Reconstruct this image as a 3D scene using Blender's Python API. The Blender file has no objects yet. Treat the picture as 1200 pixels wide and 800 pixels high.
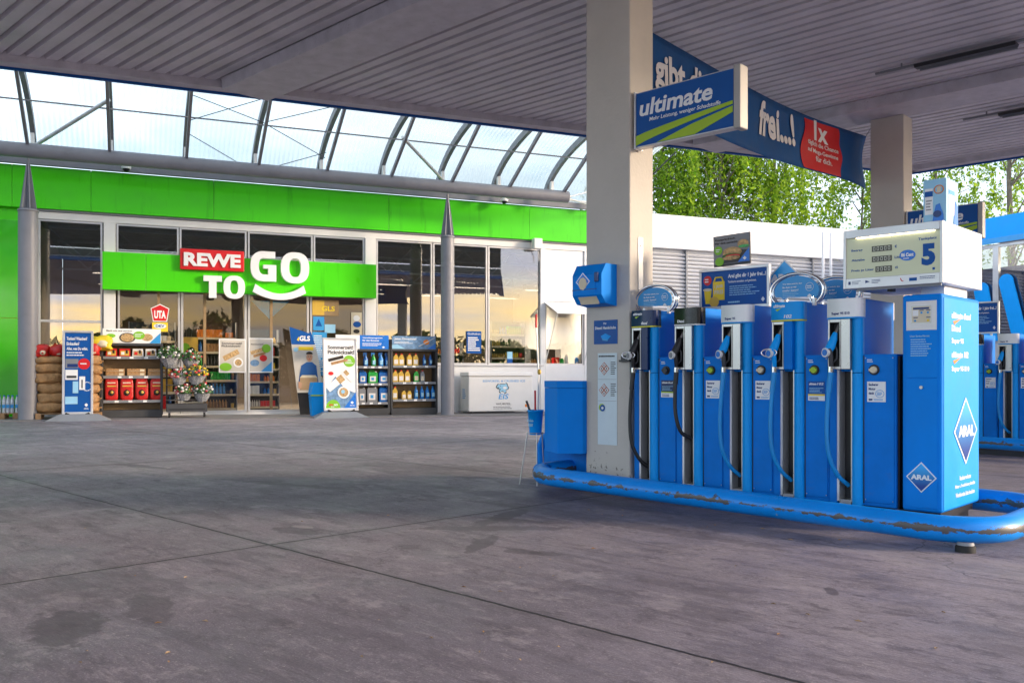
import bpy, bmesh, math, random
from mathutils import Vector, Matrix, noise as mnoise
R = math.radians
random.seed(7)
sc = bpy.context.scene
C = sc.collection

# ------------------------------------------------------------------ camera
FPX, HOR, EYE = 1040.0, 437.0, 1.10          # focal length and horizon in pixels of the 1200x800 photograph, eye height
cd = bpy.data.cameras.new('camera'); cam = bpy.data.objects.new('camera', cd); C.objects.link(cam)
cam.location = (0, 0, EYE); cam.rotation_euler = (R(90), 0, 0)
cd.sensor_width = 36; cd.lens = FPX/1200*36; cd.shift_y = (HOR-400)/1200; cd.clip_start = .05; cd.clip_end = 2000
sc.camera = cam

# ------------------------------------------------------------------ world, sun, exposure
SUN_AZ = Vector((.99, -.14)); SUN_EL = R(14)
w = bpy.data.worlds.new('World'); sc.world = w; w.use_nodes = True
nt = w.node_tree; nt.nodes.clear()
def N(t, **k):
    n = nt.nodes.new(t)
    for a, b in k.items(): setattr(n, a, b)
    return n
out = N('ShaderNodeOutputWorld'); bg = N('ShaderNodeBackground'); bg.inputs[1].default_value = .10
sky = N('ShaderNodeTexSky', sky_type='NISHITA'); sky.sun_disc = False; sky.sun_elevation = SUN_EL
sky.sun_rotation = math.atan2(SUN_AZ.x, SUN_AZ.y); sky.air_density = 1.0; sky.dust_density = 1.5
tc = N('ShaderNodeTexCoord'); mp = N('ShaderNodeMapping'); mp.inputs['Scale'].default_value = (1.6, 1.6, 5.5)
nz = N('ShaderNodeTexNoise'); nz.inputs['Scale'].default_value = 1.7; nz.inputs['Detail'].default_value = 9; nz.inputs['Roughness'].default_value = .58
cr = N('ShaderNodeValToRGB'); cr.color_ramp.elements[0].position = .36; cr.color_ramp.elements[1].position = .60
nt.links.new(tc.outputs['Generated'], mp.inputs[0]); nt.links.new(mp.outputs[0], nz.inputs['Vector']); nt.links.new(nz.outputs[0], cr.inputs[0])
dot = N('ShaderNodeVectorMath', operation='DOT_PRODUCT'); dot.inputs[1].default_value = (SUN_AZ.x*.97, SUN_AZ.y*.97, .22)
nt.links.new(tc.outputs['Generated'], dot.inputs[0])
cw = N('ShaderNodeValToRGB')                     # cloud colour: cool bright away from the sun, warm and brighter near it
cw.color_ramp.elements[0].position = .15; cw.color_ramp.elements[0].color = (.72, .86, 1.0, 1)
cw.color_ramp.elements[1].position = .95; cw.color_ramp.elements[1].color = (.80, .80, 1.0, 1)
mr = N('ShaderNodeMapRange'); mr.inputs[1].default_value = -1; mr.inputs[2].default_value = 1
nt.links.new(dot.outputs['Value'], mr.inputs[0]); nt.links.new(mr.outputs[0], cw.inputs[0])
mul = N('ShaderNodeVectorMath', operation='SCALE'); nt.links.new(cw.outputs[0], mul.inputs[0])
st = N('ShaderNodeMapRange'); st.inputs[1].default_value = -1; st.inputs[2].default_value = 1; st.inputs[3].default_value = 11; st.inputs[4].default_value = 7.0
nt.links.new(dot.outputs['Value'], st.inputs[0]); nt.links.new(st.outputs[0], mul.inputs['Scale'])
mx = N('ShaderNodeMix', data_type='RGBA'); nt.links.new(cr.outputs[0], mx.inputs[0])
nt.links.new(sky.outputs[0], mx.inputs[6]); nt.links.new(mul.outputs[0], mx.inputs[7])
# glow of the low sun: warm band hugging the horizon on the sun's side
spz = N('ShaderNodeSeparateXYZ'); nt.links.new(tc.outputs['Generated'], spz.inputs[0])
hb = N('ShaderNodeMapRange'); hb.interpolation_type = 'SMOOTHSTEP'; hb.inputs[1].default_value = .05; hb.inputs[2].default_value = .13; hb.inputs[3].default_value = 1; hb.inputs[4].default_value = 0
hz_ = N('ShaderNodeMath', operation='MULTIPLY_ADD'); hz_.inputs[1].default_value = -.13; nt.links.new(nz.outputs[0], hz_.inputs[0]); nt.links.new(spz.outputs['Z'], hz_.inputs[2])
had = N('ShaderNodeMath', operation='ADD'); had.inputs[1].default_value = .065; nt.links.new(hz_.outputs[0], had.inputs[0]); nt.links.new(had.outputs[0], hb.inputs[0])
dt2 = N('ShaderNodeVectorMath', operation='DOT_PRODUCT'); dt2.inputs[1].default_value = (.70, -.71, 0); nt.links.new(tc.outputs['Generated'], dt2.inputs[0])
sd = N('ShaderNodeMapRange'); sd.interpolation_type = 'SMOOTHSTEP'; sd.inputs[1].default_value = .1; sd.inputs[2].default_value = .8; nt.links.new(dt2.outputs['Value'], sd.inputs[0])
gm_ = N('ShaderNodeMath', operation='MULTIPLY'); nt.links.new(hb.outputs[0], gm_.inputs[0]); nt.links.new(sd.outputs[0], gm_.inputs[1])
nz2 = N('ShaderNodeTexNoise'); nz2.inputs['Scale'].default_value = 4.0; nz2.inputs['Detail'].default_value = 7; mp2 = N('ShaderNodeMapping'); mp2.inputs['Scale'].default_value = (1, 1, 7); nt.links.new(tc.outputs['Generated'], mp2.inputs[0]); nt.links.new(mp2.outputs[0], nz2.inputs['Vector'])
cl2 = N('ShaderNodeMapRange'); cl2.inputs[1].default_value = .36; cl2.inputs[2].default_value = .58; cl2.inputs[3].default_value = .02; cl2.inputs[4].default_value = 1; nt.links.new(nz2.outputs[0], cl2.inputs[0])
gm2 = N('ShaderNodeMath', operation='MULTIPLY'); nt.links.new(gm_.outputs[0], gm2.inputs[0]); nt.links.new(cl2.outputs[0], gm2.inputs[1]); gm_ = gm2
mg = N('ShaderNodeMix', data_type='RGBA'); mg.inputs[7].default_value = (15, 10.5, 4.6, 1); nt.links.new(gm_.outputs[0], mg.inputs[0]); nt.links.new(mx.outputs[2], mg.inputs[6])
nt.links.new(mg.outputs[2], bg.inputs[0]); nt.links.new(bg.outputs[0], out.inputs[0])
sl = bpy.data.lights.new('sun', 'SUN'); sl.energy = 1.5; sl.angle = R(10); sl.color = (1, .80, .60)
so = bpy.data.objects.new('sun', sl); C.objects.link(so)
so.rotation_euler = Vector((-SUN_AZ.x*math.cos(SUN_EL), -SUN_AZ.y*math.cos(SUN_EL), -math.sin(SUN_EL))).to_track_quat('-Z', 'Y').to_euler()
sc.view_settings.view_transform = 'Standard'; sc.view_settings.look = 'None'; sc.view_settings.gamma = 1
sc.view_settings.use_curve_mapping = False; sc.view_settings.exposure = 1.75
sc.render.engine = 'CYCLES'

# ------------------------------------------------------------------ frames (two directions rule this place: the shop front and the pump islands)
class Fr:
    def __init__(s, o, a):
        s.o = Vector(o); s.a = a; s.x = Vector((math.cos(a), math.sin(a))); s.y = Vector((-math.sin(a), math.cos(a)))
    def at(s, px, py, y=0):
        kx = (px-600)/FPX; b = s.o+y*s.y
        det = -kx*s.x.y+s.x.x
        t = (-b.x*s.x.y+s.x.x*b.y)/det; X = (kx*b.y-b.x)/det
        return X, EYE+(HOR-py)*t/FPX
    def aty(s, px, py, x=0):
        kx = (px-600)/FPX; b = s.o+x*s.x
        det = -kx*s.y.y+s.y.x
        t = (-b.x*s.y.y+s.y.x*b.y)/det; Y = (kx*b.y-b.x)/det
        return Y, EYE+(HOR-py)*t/FPX
    def w(s, x, y, z=0):
        p = s.o+x*s.x+y*s.y; return Vector((p.x, p.y, z))
S = Fr((-12.69, 22), math.atan2(.3907, .9205))     # shop: x along the front, y into the shop
I = Fr((3.116, 6.43), -math.atan2(.6936, .7203))   # islands: x along the pumps towards the camera, y away
def gw(p): return -.008*((p[0]-S.o.x)*S.x.x+(p[1]-S.o.y)*S.x.y)     # the forecourt falls gently along the shop front
def gf(f, x, y): return gw(f.w(x, y))

# ------------------------------------------------------------------ materials
M = {}
def mat(name, col, rough=.5, metal=0, var=.12, vs=3.0, bump=0, bs=60, spec=.5, coat=0, emis=None, es=0, dirt=0, alpha=None):
    m = bpy.data.materials.new(name); m.use_nodes = True; t = m.node_tree; b = t.nodes['Principled BSDF']
    b.inputs['Roughness'].default_value = rough; b.inputs['Metallic'].default_value = metal
    b.inputs['Specular IOR Level'].default_value = spec; b.inputs['Coat Weight'].default_value = coat; b.inputs['Coat Roughness'].default_value = .15
    c = (*col, 1); b.inputs['Base Color'].default_value = c
    tx = t.nodes.new('ShaderNodeTexCoord')
    if var or dirt:
        n = t.nodes.new('ShaderNodeTexNoise'); n.inputs['Scale'].default_value = vs; n.inputs['Detail'].default_value = 8; n.inputs['Roughness'].default_value = .65
        t.links.new(tx.outputs['Object'], n.inputs['Vector'])
        r = t.nodes.new('ShaderNodeMapRange'); r.inputs[1].default_value = .3; r.inputs[2].default_value = .7
        r.inputs[3].default_value = 1-var; r.inputs[4].default_value = 1+var*.6
        t.links.new(n.outputs[0], r.inputs[0])
        s = t.nodes.new('ShaderNodeVectorMath'); s.operation = 'SCALE'; s.inputs[0].default_value = col
        t.links.new(r.outputs[0], s.inputs['Scale']); last = s.outputs[0]
        if dirt:
            n2 = t.nodes.new('ShaderNodeTexNoise'); n2.inputs['Scale'].default_value = vs*4; n2.inputs['Detail'].default_value = 10; n2.inputs['Roughness'].default_value = .75
            t.links.new(tx.outputs['Object'], n2.inputs['Vector'])
            r2 = t.nodes.new('ShaderNodeMapRange'); r2.inputs[1].default_value = .56; r2.inputs[2].default_value = .72; r2.inputs[4].default_value = dirt
            t.links.new(n2.outputs[0], r2.inputs[0])
            q = t.nodes.new('ShaderNodeMix'); q.data_type = 'RGBA'; q.inputs[7].default_value = (.09, .075, .06, 1)
            t.links.new(r2.outputs[0], q.inputs[0]); t.links.new(last, q.inputs[6]); last = q.outputs[2]
        t.links.new(last, b.inputs['Base Color'])
        rr = t.nodes.new('ShaderNodeMapRange'); rr.inputs[1].default_value = .3; rr.inputs[2].default_value = .7
        rr.inputs[3].default_value = max(.02, rough-.08); rr.inputs[4].default_value = min(1, rough+.12)
        t.links.new(n.outputs[0], rr.inputs[0]); t.links.new(rr.outputs[0], b.inputs['Roughness'])
    if bump:
        n = t.nodes.new('ShaderNodeTexNoise'); n.inputs['Scale'].default_value = bs; n.inputs['Detail'].default_value = 6
        t.links.new(tx.outputs['Object'], n.inputs['Vector'])
        bp = t.nodes.new('ShaderNodeBump'); bp.inputs['Strength'].default_value = bump; bp.inputs['Distance'].default_value = .02
        t.links.new(n.outputs[0], bp.inputs['Height']); t.links.new(bp.outputs[0], b.inputs['Normal'])
    if emis: b.inputs['Emission Color'].default_value = (*emis, 1); b.inputs['Emission Strength'].default_value = es
    if alpha is not None: b.inputs['Alpha'].default_value = alpha
    M[name] = m; return m
mat('blue', (.0, .225, .76), .5, spec=.14, var=.10, vs=2.2, dirt=.10)
mat('blue_lower', (.0, .185, .66), .5, spec=.14, var=.22, vs=1.8, dirt=.28)
mat('blue_bright', (.0, .32, .84), .42, spec=.25, var=.07, dirt=.05)
mat('blue_sign', (.0, .080, .33), .45, spec=.3, var=.08)
mat('blue_logo', (.003, .16, .62), .3, var=.05)
mat('blue_dark', (.002, .03, .16), .35, var=.08)
mat('blue_pale', (.30, .58, .78), .45, var=.1)
mat('sky_blue', (.03, .30, .66), .4, var=.08)
mat('navy', (.004, .022, .10), .3, coat=.05, spec=.3, var=.1)
mat('black', (.012, .012, .014), .4, var=.2)
mat('black_gloss', (.01, .01, .012), .25, coat=.0, spec=.35, var=.1)
mat('hose_black', (.015, .015, .017), .45, var=.2, bump=.2, bs=150)
mat('hose_blue', (.0, .26, .66), .45, var=.15)
mat('dark_grey', (.045, .047, .052), .5, var=.2)
mat('grey', (.22, .23, .25), .5, var=.12, dirt=.15)
mat('grey_paint', (.20, .205, .235), .45, var=.12, dirt=.15)
mat('steel', (.50, .49, .47), .32, metal=.85, var=.15, vs=8)
mat('chrome', (.75, .75, .76), .10, metal=1, var=.05)
mat('aluminium', (.62, .62, .63), .36, metal=.6, var=.08, dirt=.1)
mat('white', (.74, .74, .73), .45, var=.05, dirt=.10)
mat('header_white', (.86, .86, .86), .35, var=.03, dirt=.05)
mat('cap_grey', (.40, .38, .36), .45, metal=.2, var=.08)
mat('white_panel', (.78, .79, .80), .5, var=.04, dirt=.05)
mat('letter_white', (.80, .81, .82), .4, var=.04)
mat('white_print', (.80, .80, .80), .6, var=0)
mat('cream', (.66, .58, .42), .5, var=.08)
mat('green_panel', (.060, .64, .0), .34, spec=.35,  var=.10, vs=.6)
mat('green_gloss', (.030, .46, .0), .10, spec=.9, coat=.8, var=.12, vs=.9)
mat('green_print', (.20, .50, .02), .5, var=.05)
mat('lime', (.34, .52, .015), .45, var=.05)
mat('yellow', (.80, .58, .02), .5, var=.08)
mat('yellow_green', (.65, .62, .02), .5, var=.05)
mat('red', (.62, .006, .010), .4, var=.08)
mat('red_bag', (.55, .015, .012), .32, var=.25, vs=14, bump=.5, bs=18)
mat('orange', (.75, .22, .02), .5, var=.1)
mat('brown_bag', (.42, .23, .09), .6, var=.35, vs=9, bump=1.6, bs=16, dirt=.3)
mat('cardboard', (.40, .27, .15), .7, var=.12)
mat('wood', (.36, .21, .10), .7, var=.3, vs=12, dirt=.3)
mat('timber', (.30, .20, .10), .6, var=.2, vs=6)
mat('concrete_post', (.50, .465, .42), .8, var=.14, vs=2.0, bump=.25, bs=40, dirt=.35)
mat('skin', (.50, .28, .18), .6, var=.05)
mat('hair', (.02, .014, .01), .6, var=.1)
mat('sweater', (.01, .09, .30), .7, var=.1)
mat('plastic_wrap', (.62, .66, .70), .18, var=.35, vs=20, bump=.7, bs=30, coat=.4)
mat('oil_yellow', (.62, .40, .06), .35, var=.1)
mat('clear_blue', (.02, .22, .62), .25, var=.15)
mat('bottle_blue', (.01, .12, .42), .25, var=.15)
mat('bottle_green', (.02, .35, .05), .25, var=.15)
mat('petal_yellow', (.75, .50, .03), .6, var=.2)
mat('petal_red', (.55, .03, .04), .6, var=.2)
mat('petal_pink', (.65, .25, .25), .6, var=.2)
mat('petal_white', (.75, .72, .70), .6, var=.1)
mat('wrap', (.26, .27, .29), .2, var=.5, vs=30, bump=.8, bs=40, coat=.4)
mat('leaf', (.04, .13, .02), .6, var=.3)
mat('display_face', (.42, .46, .33), .35, var=.05, emis=(.70, .74, .50), es=.05)
mat('lamp_glow', (.9, .8, .6), .4, var=0, emis=(1, .80, .48), es=5.0)
mat('lcd', (.05, .05, .035), .3, var=.1)
mat('segments', (.55, .56, .45), .4, var=0)
mat('lamp_tube', (.8, .8, .8), .4, var=0, emis=(1, .82, .58), es=90.0)
mat('rubber', (.02, .02, .02), .8, var=.2)
mat('fabric_banner', (.001, .080, .27), .75, var=.15, vs=3, bump=.3, bs=8)
mat('denim_print', (.16, .30, .50), .6, var=.5, vs=14)
mat('food_print', (.55, .36, .16), .6, var=.7, vs=25)
mat('skin_print', (.55, .52, .47), .6, var=.1)
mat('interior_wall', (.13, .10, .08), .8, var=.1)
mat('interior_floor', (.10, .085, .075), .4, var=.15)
mat('roof_felt', (.2, .2, .2), .9)
mat('bark', (.20, .17, .14), .9, var=.5, vs=5, bump=.6)
mat('louvre', (.66, .67, .69), .4, metal=.1, var=.06, dirt=.1)

def flake(m, lo, hi, scale, col, axis_z=None, zc=0, zw=.02, stretch=(1, 1, 1), slope=0):
    """chipped paint: noise patches of another colour, optionally kept to a band of height (where cars scrape)"""
    t = m.node_tree; b = t.nodes['Principled BSDF']; src = b.inputs['Base Color'].links[0].from_socket
    tx = t.nodes.new('ShaderNodeTexCoord'); mpp = t.nodes.new('ShaderNodeMapping'); mpp.inputs['Scale'].default_value = stretch
    n = t.nodes.new('ShaderNodeTexNoise'); n.inputs['Scale'].default_value = scale; n.inputs['Detail'].default_value = 12; n.inputs['Roughness'].default_value = .7
    t.links.new(tx.outputs['Object'], mpp.inputs[0]); t.links.new(mpp.outputs[0], n.inputs['Vector']); val = n.outputs[0]
    if axis_z:
        sp = t.nodes.new('ShaderNodeSeparateXYZ'); t.links.new(tx.outputs['Object'], sp.inputs[0])
        d = t.nodes.new('ShaderNodeMath'); d.operation = 'SUBTRACT'; d.inputs[1].default_value = zc; t.links.new(sp.outputs['Z'], d.inputs[0])
        dx = t.nodes.new('ShaderNodeMath'); dx.operation = 'MULTIPLY_ADD'; dx.inputs[1].default_value = slope; t.links.new(sp.outputs['X'], dx.inputs[0]); t.links.new(d.outputs[0], dx.inputs[2]); d = dx
        a = t.nodes.new('ShaderNodeMath'); a.operation = 'ABSOLUTE'; t.links.new(d.outputs[0], a.inputs[0])
        r0 = t.nodes.new('ShaderNodeMapRange'); r0.inputs[1].default_value = 0; r0.inputs[2].default_value = zw; r0.inputs[3].default_value = .22; r0.inputs[4].default_value = -.3
        t.links.new(a.outputs[0], r0.inputs[0])
        n2 = t.nodes.new('ShaderNodeTexNoise'); n2.inputs['Scale'].default_value = 1.3; n2.inputs['Detail'].default_value = 5; t.links.new(tx.outputs['Object'], n2.inputs['Vector']); m2 = t.nodes.new('ShaderNodeMath'); m2.operation = 'MULTIPLY_ADD'; m2.inputs[1].default_value = .75; m2.inputs[2].default_value = -.40; t.links.new(n2.outputs[0], m2.inputs[0]); m3 = t.nodes.new('ShaderNodeMath'); m3.operation = 'ADD'; t.links.new(val, m3.inputs[0]); t.links.new(m2.outputs[0], m3.inputs[1]); val = m3.outputs[0]
        ad = t.nodes.new('ShaderNodeMath'); ad.operation = 'ADD'; t.links.new(val, ad.inputs[0]); t.links.new(r0.outputs[0], ad.inputs[1]); val = ad.outputs[0]
    r = t.nodes.new('ShaderNodeMapRange'); r.inputs[1].default_value = lo; r.inputs[2].default_value = hi; t.links.new(val, r.inputs[0])
    q = t.nodes.new('ShaderNodeMix'); q.data_type = 'RGBA'; q.inputs[7].default_value = (*col, 1)
    t.links.new(r.outputs[0], q.inputs[0]); t.links.new(src, q.inputs[6]); t.links.new(q.outputs[2], b.inputs['Base Color'])
mat('bumper_blue', (.0, .25, .78), .34, spec=.4, var=.12, vs=3, dirt=.2)
flake(M['bumper_blue'], .60, .62, 11, (.085, .08, .082), True, .082, .070, (1, 1, 2.2), .0115)
flake(M['bumper_blue'], .70, .72, 9, (.30, .33, .36))
mat('pillar_paint', (.54, .505, .455), .75, var=.10, vs=1.5, bump=.15, bs=30, dirt=.12)
flake(M['pillar_paint'], .56, .60, 22, (.10, .085, .07), True, .0, .75)
flake(M['pillar_paint'], .66, .74, 5, (.36, .31, .25), stretch=(4, 4, .35))
flake(M['blue_lower'], .70, .72, 16, (.10, .24, .50)); flake(M['blue'], .71, .73, 14, (.12, .30, .60)); flake(M['green_panel'], .56, .78, 1.6, (.02, .34, .0), stretch=(3, 3, .25))
mat('canopy_sheet', (.62, .585, .62), .5, metal=.0, var=.2, vs=1.1, dirt=.25)
mat('canopy_beam', (.56, .53, .57), .55, var=.2, vs=5, dirt=.5)
mat('box_print', (.10, .45, .72), .5, var=.5, vs=8)

# glass: part mirror, part see-through
def glass(name, tint, fac, rough=0.0, top=.9):
    m = bpy.data.materials.new(name); m.use_nodes = True; t = m.node_tree; t.nodes.clear()
    o = t.nodes.new('ShaderNodeOutputMaterial'); g = t.nodes.new('ShaderNodeBsdfGlossy'); g.inputs['Roughness'].default_value = rough
    tr = t.nodes.new('ShaderNodeBsdfTransparent'); tr.inputs[0].default_value = (*tint, 1)
    lw = t.nodes.new('ShaderNodeLayerWeight'); lw.inputs[0].default_value = .25
    r = t.nodes.new('ShaderNodeMapRange'); r.inputs[3].default_value = fac; r.inputs[4].default_value = top
    t.links.new(lw.outputs['Fresnel'], r.inputs[0])
    mi = t.nodes.new('ShaderNodeMixShader'); t.links.new(r.outputs[0], mi.inputs[0]); t.links.new(tr.outputs[0], mi.inputs[1]); t.links.new(g.outputs[0], mi.inputs[2])
    t.links.new(mi.outputs[0], o.inputs[0]); M[name] = m
glass('glass', (.86, .87, .87), .17)
glass('glass_door', (.95, .95, .94), .03, top=.5)
glass('glass_clear', (.94, .94, .94), .05)
# corrugated translucent roof sheet
m = bpy.data.materials.new('roof_glazing'); m.use_nodes = True; t = m.node_tree; t.nodes.clear(); M['roof_glazing'] = m
o = t.nodes.new('ShaderNodeOutputMaterial'); tr = t.nodes.new('ShaderNodeBsdfTransparent'); tl = t.nodes.new('ShaderNodeBsdfTranslucent'); tl.inputs[0].default_value = (.70, .74, .73, 1)
tr.inputs[0].default_value = (.80, .84, .83, 1)
tx = t.nodes.new('ShaderNodeTexCoord'); wv = t.nodes.new('ShaderNodeTexWave'); wv.bands_direction = 'X'; wv.inputs['Scale'].default_value = 2.6; wv.inputs['Distortion'].default_value = .15
t.links.new(tx.outputs['Object'], wv.inputs['Vector'])
n = t.nodes.new('ShaderNodeTexNoise'); n.inputs['Scale'].default_value = .8; n.inputs['Detail'].default_value = 7
t.links.new(tx.outputs['Object'], n.inputs['Vector'])
a = t.nodes.new('ShaderNodeMath'); a.operation = 'MULTIPLY_ADD'; a.inputs[1].default_value = .22; t.links.new(wv.outputs['Fac'], a.inputs[0])
r = t.nodes.new('ShaderNodeMapRange'); r.inputs[1].default_value = .3; r.inputs[2].default_value = .7; r.inputs[3].default_value = .12; r.inputs[4].default_value = .55
t.links.new(n.outputs[0], r.inputs[0]); t.links.new(r.outputs[0], a.inputs[2])
mi = t.nodes.new('ShaderNodeMixShader'); t.links.new(a.outputs[0], mi.inputs[0]); t.links.new(tr.outputs[0], mi.inputs[1]); t.links.new(tl.outputs[0], mi.inputs[2]); t.links.new(mi.outputs[0], o.inputs[0])
# leaves with a colour of their own per leaf
def leafmat(name, c0, c1):
    m = bpy.data.materials.new(name); m.use_nodes = True; t = m.node_tree; t.nodes.clear(); M[name] = m
    o = t.nodes.new('ShaderNodeOutputMaterial'); d = t.nodes.new('ShaderNodeBsdfDiffuse'); tl = t.nodes.new('ShaderNodeBsdfTranslucent')
    g = t.nodes.new('ShaderNodeNewGeometry'); cr = t.nodes.new('ShaderNodeValToRGB'); cr.color_ramp.elements[0].color = (*c0, 1); cr.color_ramp.elements[1].color = (*c1, 1)
    t.links.new(g.outputs['Random Per Island'], cr.inputs[0]); t.links.new(cr.outputs[0], d.inputs[0]); t.links.new(cr.outputs[0], tl.inputs[0])
    mi = t.nodes.new('ShaderNodeMixShader'); mi.inputs[0].default_value = .5; t.links.new(d.outputs[0], mi.inputs[1]); t.links.new(tl.outputs[0], mi.inputs[2]); t.links.new(mi.outputs[0], o.inputs[0])
leafmat('leaves_bright', (.09, .24, .012), (.46, .62, .05))
leafmat('leaves_mid', (.07, .17, .015), (.32, .46, .07))
leafmat('leaves_dark', (.02, .05, .012), (.07, .11, .02))

# ------------------------------------------------------------------ mesh builder
_tc = {}
def text_mesh(body, bold, italic):
    k = (body, bold, italic)
    if k not in _tc:
        cu = bpy.data.curves.new('text', 'FONT'); cu.body = body; cu.size = 1; cu.offset = bold; cu.shear = italic; cu.resolution_u = 3; cu.align_x = 'CENTER'
        cu.extrude = .5
        ob = bpy.data.objects.new('text', cu); C.objects.link(ob)
        dg = bpy.context.evaluated_depsgraph_get(); me = bpy.data.meshes.new_from_object(ob.evaluated_get(dg))
        vs = [v.co.copy() for v in me.vertices]; fs = [tuple(p.vertices) for p in me.polygons]
        bpy.data.objects.remove(ob); bpy.data.curves.remove(cu); bpy.data.meshes.remove(me)
        xs = [v.x for v in vs]; ys = [v.y for v in vs]; x0, x1, y0, y1 = min(xs), max(xs), min(ys), max(ys)
        _tc[k] = ([((v.x-x0)/(x1-x0), v.z+.5, (v.y-y0)/(y1-y0)) for v in vs], fs, (x1-x0)/(y1-y0))
    return _tc[k]
class MB:
    def __init__(s): s.v = []; s.f = []; s.m = []; s.mats = []; s.smooth = []; s.T = None
    def mi(s, m):
        if m not in s.mats: s.mats.append(m)
        return s.mats.index(m)
    def add(s, vs, fs, m, smooth=False):
        o = len(s.v); T = s.T
        s.v += [tuple(T @ Vector(v)) if T else tuple(v) for v in vs]; k = s.mi(m)
        for f in fs: s.f.append(tuple(i+o for i in f)); s.m.append(k); s.smooth.append(smooth)
        return s
    def box(s, x0, x1, y0, y1, z0, z1, m):
        vs = [(x, y, z) for z in (z0, z1) for x, y in ((x0, y0), (x1, y0), (x1, y1), (x0, y1))]
        return s.add(vs, [(3, 2, 1, 0), (4, 5, 6, 7), (0, 1, 5, 4), (1, 2, 6, 5), (2, 3, 7, 6), (3, 0, 4, 7)], m)
    def hexa(s, b, t_, m):    # bottom 4 pts, top 4 pts
        return s.add(list(b)+list(t_), [(3, 2, 1, 0), (4, 5, 6, 7), (0, 1, 5, 4), (1, 2, 6, 5), (2, 3, 7, 6), (3, 0, 4, 7)], m)
    def prism(s, pts, y0, y1, m, plane='xz', smooth=False):
        n = len(pts)
        P = {'xz': lambda p, q: (p[0], q, p[1]), 'xy': lambda p, q: (p[0], p[1], q), 'yz': lambda p, q: (q, p[0], p[1])}[plane]
        vs = [P(p, y0) for p in pts]+[P(p, y1) for p in pts]
        s.add(vs, [tuple(range(n)), tuple(range(2*n-1, n-1, -1))], m)
        s.add(vs, [(i, i+n, (i+1) % n+n, (i+1) % n) for i in range(n)], m, smooth); return s
    def ell(s, cx, cz, rx, rz, y0, y1, m, n=24, a0=0, a1=360):
        full = a1-a0 >= 360
        pts = [(cx+rx*math.cos(R(a0+(a1-a0)*i/(n if full else n-1))), cz+rz*math.sin(R(a0+(a1-a0)*i/(n if full else n-1)))) for i in range(n)]
        return s.prism(pts, y0, y1, m)
    def path(s, pts, r, m, n=10, closed=False, cap=True):
        pts = [Vector(p) for p in pts]; L = len(pts); rr = r if isinstance(r, (list, tuple)) else [r]*L
        vs = []; up = None
        for i, p in enumerate(pts):
            a = pts[(i-1) % L] if (closed or i) else pts[0]; b = pts[(i+1) % L] if (closed or i < L-1) else pts[-1]
            d = (b-a).normalized()
            if up is None: up = Vector((0, 0, 1)) if abs(d.z) < .9 else Vector((1, 0, 0))
            u = d.cross(up).normalized(); up = u.cross(d).normalized()
            for j in range(n):
                t = 2*math.pi*j/n; vs.append(p+rr[i]*(math.cos(t)*u+math.sin(t)*up))
        fs = []
        for i in range(L if closed else L-1):
            for j in range(n): fs.append((i*n+j, i*n+(j+1) % n, ((i+1) % L)*n+(j+1) % n, ((i+1) % L)*n+j))
        s.add(vs, fs, m, True)
        if cap and not closed: s.add(vs[:n], [tuple(range(n-1, -1, -1))], m); s.add(vs[-n:], [tuple(range(n))], m)
        return s
    def lathe(s, c, prof, m, n=16):
        vs = []; L = len(prof)
        for r, z in prof:
            for j in range(n): t = 2*math.pi*j/n; vs.append((c[0]+r*math.cos(t), c[1]+r*math.sin(t), c[2]+z))
        fs = [(i*n+j, i*n+(j+1) % n, (i+1)*n+(j+1) % n, (i+1)*n+j) for i in range(L-1) for j in range(n)]
        s.add(vs, fs, m, True); s.add(vs[:n], [tuple(range(n-1, -1, -1))], m); s.add(vs[-n:], [tuple(range(n))], m); return s
    def blob(s, c, r, m, n=10, k=6, noise=0, seed=0):
        vs = []
        for i in range(1, k):
            ph = math.pi*i/k
            for j in range(n):
                t = 2*math.pi*j/n; d = Vector((math.sin(ph)*math.cos(t), math.sin(ph)*math.sin(t), math.cos(ph)))
                e = 1+noise*mnoise.noise(d*1.7+Vector((seed*3.1, seed, 0))); vs.append((c[0]+r[0]*d.x*e, c[1]+r[1]*d.y*e, c[2]+r[2]*d.z*e))
        vs += [(c[0], c[1], c[2]+r[2]), (c[0], c[1], c[2]-r[2])]; a = len(vs)-2
        fs = [(i*n+j, (i+1)*n+j, (i+1)*n+(j+1) % n, i*n+(j+1) % n) for i in range(k-2) for j in range(n)]
        fs += [(a, j, (j+1) % n) for j in range(n)]+[(a+1, (k-2)*n+(j+1) % n, (k-2)*n+j) for j in range(n)]
        return s.add(vs, fs, m, True)
    def pillow(s, x0, x1, y0, y1, z0, z1, m, p=3.2, seed=0, noise=.06):   # stuffed bag: superellipsoid
        c = Vector(((x0+x1)/2, (y0+y1)/2, (z0+z1)/2)); r = Vector(((x1-x0)/2, (y1-y0)/2, (z1-z0)/2)); n = 16; k = 9; vs = []
        def f(v, e): return math.copysign(abs(v)**e, v)
        for i in range(k+1):
            ph = -math.pi/2+math.pi*i/k
            for j in range(n):
                t = 2*math.pi*j/n; e = 2/p
                d = Vector((f(math.cos(ph), e)*f(math.cos(t), e), f(math.cos(ph), e)*f(math.sin(t), e), f(math.sin(ph), e)))
                q = 1+noise*mnoise.noise(d*2.2+Vector((seed*1.7, seed*.6, seed)))
                vs.append((c.x+r.x*d.x*q, c.y+r.y*d.y*q, c.z+r.z*d.z*q))
        fs = [(i*n+j, i*n+(j+1) % n, (i+1)*n+(j+1) % n, (i+1)*n+j) for i in range(k) for j in range(n)]
        return s.add(vs, fs, m, True)
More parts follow.
